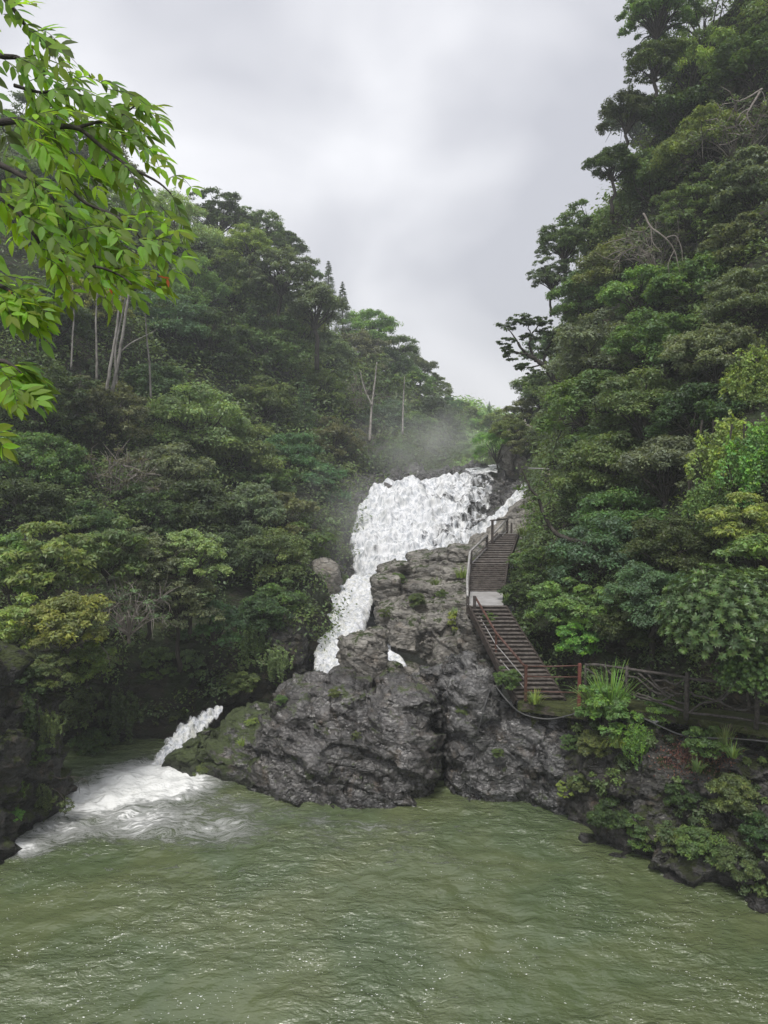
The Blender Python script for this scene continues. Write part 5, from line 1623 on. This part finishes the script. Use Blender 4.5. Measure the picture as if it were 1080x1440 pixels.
    for _ in range(40):
        py = rng.choice([rng.uniform(395, 455), rng.uniform(503, 560)])
        ST.append((rng.uniform(-25, 22), py, rng.uniform(2.6, 2.85), rng.uniform(25, 60), rng.uniform(0, 38)))
    for _ in range(2): ST.append((-18, 606, 2.6, 22, 16))
    ST = [s for s in ST if keep(s)]
    V = []; F = []; vv = []; gg = []; RIB = MB()
    Vr = []; Fr = []
    def leaflet(o, d, n, L, g, VV, FF, lst):
        d = nrm(d); s = nrm(np.cross(d, n)); n = np.cross(s, d)
        b = len(VV)
        wdt = L * 0.19
        prof = [(0.0, 0.02), (0.18, 0.62), (0.42, 1.0), (0.68, 0.78), (0.88, 0.34), (1.0, 0.02)]
        curl = rng.uniform(0.05, 0.3)
        for t, w in prof:
            c = o + d * L * t - n * L * curl * t * t
            VV.append(c - s * wdt * w + n * wdt * w * 0.28); VV.append(c); VV.append(c + s * wdt * w + n * wdt * w * 0.28)
        for j in range(5):
            q = b + j * 3
            FF.append((q, q + 1, q + 4, q + 3)); FF.append((q + 1, q + 2, q + 5, q + 4)); lst.append(g); lst.append(g)
    gl = []; gr_ = []
    for (px, py, d, dx, dy) in ST:
        a = at(px, py, d); e = at(px + dx, py + dy, d - 0.02 + rng.normal() * 0.08)
        m = (a + e) / 2 + np.array([0, 0, 0.02])
        P = catmull(np.array([a, m, e - [0, 0, 0.02]]), 12)
        RIB.tube(P, np.linspace(0.0016, 0.0008, 12), 4)
        n = int(rng.integers(4, 7)); nv = nrm(np.array([rng.normal() * 0.35, -0.55 + rng.normal() * 0.3, 0.8]))
        g = rng.random()
        ax = nrm(e - a); sd = nrm(np.cross(ax, nv))
        LL = rng.uniform(0.062, 0.094)
        for j in range(n):
            t = 0.2 + 0.75 * j / (n - 1)
            o = P[int(t * 11)]
            for s in (-1, 1):
                dv = ax * 0.75 + s * sd * (0.75 + rng.normal() * 0.1) + np.array([0, 0, -0.16 + rng.normal() * 0.14])
                leaflet(o, dv, nrm(nv + rng.normal(size=3) * 0.25), LL * (0.75 + 0.3 * math.sin(3.1 * t)) * rng.uniform(0.85, 1.1), g, V, F, gl)
        leaflet(P[-1], ax + np.array([0, 0, -0.2]), nv, LL * 0.95, g, V, F, gl)
    for (px, py, dx, dy, d) in ((222,388,8,2,2.8),(228,390,10,1,2.8),(155,402,2,10,2.85),(158,406,5,8,2.85),(12,408,8,6,2.7),(235,392,2,10,2.8)):
        o = at(px, py, d); leaflet(o, at(px + dx, py + dy, d) - o, np.array([0.1, -0.6, 0.7]), 0.032, 0.5, Vr, Fr, gr_)
    me = mesh_np('leaves', np.array(V), np.array(F), {'v': ('FACE', np.repeat(rng.random(len(F) // 10 + 1), 10)[:len(F)]), 'g': ('FACE', gl)})
    o = link('leaves', me, M_BRIGHT, root); o.color = (0.19, 0.34, 0.02, 1)
    nb = sum(len(v) for v in mb.V)
    mb.F += [tuple(i + nb for i in f) for f in RIB.F]; mb.V += RIB.V
    mb.build('trunk', M_BARK, root, smooth=True)
    me = mesh_np('young_leaves', np.array(Vr), np.array(Fr), {'v': ('FACE', np.full(len(Fr), .5)), 'g': ('FACE', gr_)})
    o = link('young_leaves', me, M_BRIGHT, root); o.color = (0.75, 0.10, 0.03, 1); o['label'] = 'small orange red young leaves'
fg()
# ------------------------------------------------------------------ air
def haze():
    me = bpy.data.meshes.new('haze')
    bm = bmesh.new()
    bmesh.ops.create_cube(bm, size=1.0)
    bm.to_mesh(me); bm.free()
    o = bpy.data.objects.new('haze', me)
    COL.objects.link(o)
    o.scale = (900, 640, 86)
    o.location = (0, 215, 86 / 2 - 5)
    m, t = mat('haze')
    out = t.nodes.new('ShaderNodeOutputMaterial')
    pv = t.nodes.new('ShaderNodeVolumePrincipled')
    pv.inputs['Color'].default_value = (0.86, 0.89, 0.93, 1)
    pv.inputs['Density'].default_value = 0.0009
    pv.inputs['Anisotropy'].default_value = 0.2
    t.links.new(pv.outputs[0], out.inputs['Volume'])
    me.materials.append(m)
    tag(o, kind='stuff')
haze()

def mist(px, py, d, rx, ry, rz, dens):
    """spray cloud: a closed soft-edged body of fine droplets"""
    me = bpy.data.meshes.new('waterfall_mist')
    bm = bmesh.new(); bmesh.ops.create_icosphere(bm, subdivisions=3, radius=1.0); bm.to_mesh(me); bm.free()
    o = bpy.data.objects.new('waterfall_mist', me); COL.objects.link(o)
    o.location = tuple(at(px, py, d)); o.scale = (rx, ry, rz)
    m, t = mat('mist')
    N = t.nodes.new; L = t.links.new
    out = N('ShaderNodeOutputMaterial'); pv = N('ShaderNodeVolumePrincipled'); tc = N('ShaderNodeTexCoord')
    ln = N('ShaderNodeVectorMath'); ln.operation = 'LENGTH'; L(tc.outputs['Object'], ln.inputs[0])
    mr = N('ShaderNodeMapRange'); mr.inputs['From Min'].default_value = 0.97; mr.inputs['From Max'].default_value = 0.15; mr.inputs['To Min'].default_value = 0; mr.inputs['To Max'].default_value = 1
    L(ln.outputs['Value'], mr.inputs['Value'])
    nz = N('ShaderNodeTexNoise'); nz.inputs['Scale'].default_value = 2.2; nz.inputs['Detail'].default_value = 3; L(tc.outputs['Object'], nz.inputs['Vector'])
    m2 = N('ShaderNodeMapRange'); m2.inputs['From Min'].default_value = 0.36; m2.inputs['From Max'].default_value = 0.66; L(nz.outputs[0], m2.inputs['Value'])
    mm = N('ShaderNodeMath'); mm.operation = 'MULTIPLY'; L(mr.outputs[0], mm.inputs[0]); L(m2.outputs[0], mm.inputs[1])
    m3 = N('ShaderNodeMath'); m3.operation = 'MULTIPLY'; L(mm.outputs[0], m3.inputs[0]); m3.inputs[1].default_value = dens
    L(m3.outputs[0], pv.inputs['Density'])
    pv.inputs['Color'].default_value = (0.99, 0.99, 1.0, 1)
    L(pv.outputs[0], out.inputs['Volume'])
    me.materials.append(m)
    tag(o, kind='stuff')
mist(600, 632, 91, 12, 8, 8.0, 0.085)
mist(560, 740, 76, 9, 5, 6.5, 0.08)
mist(480, 755, 66, 6.5, 6, 8.0, 0.045)
mist(545, 800, 60, 4.5, 4, 4.0, 0.04)
mist(205, 1080, 37.5, 2.2, 2.0, 1.3, 0.10)
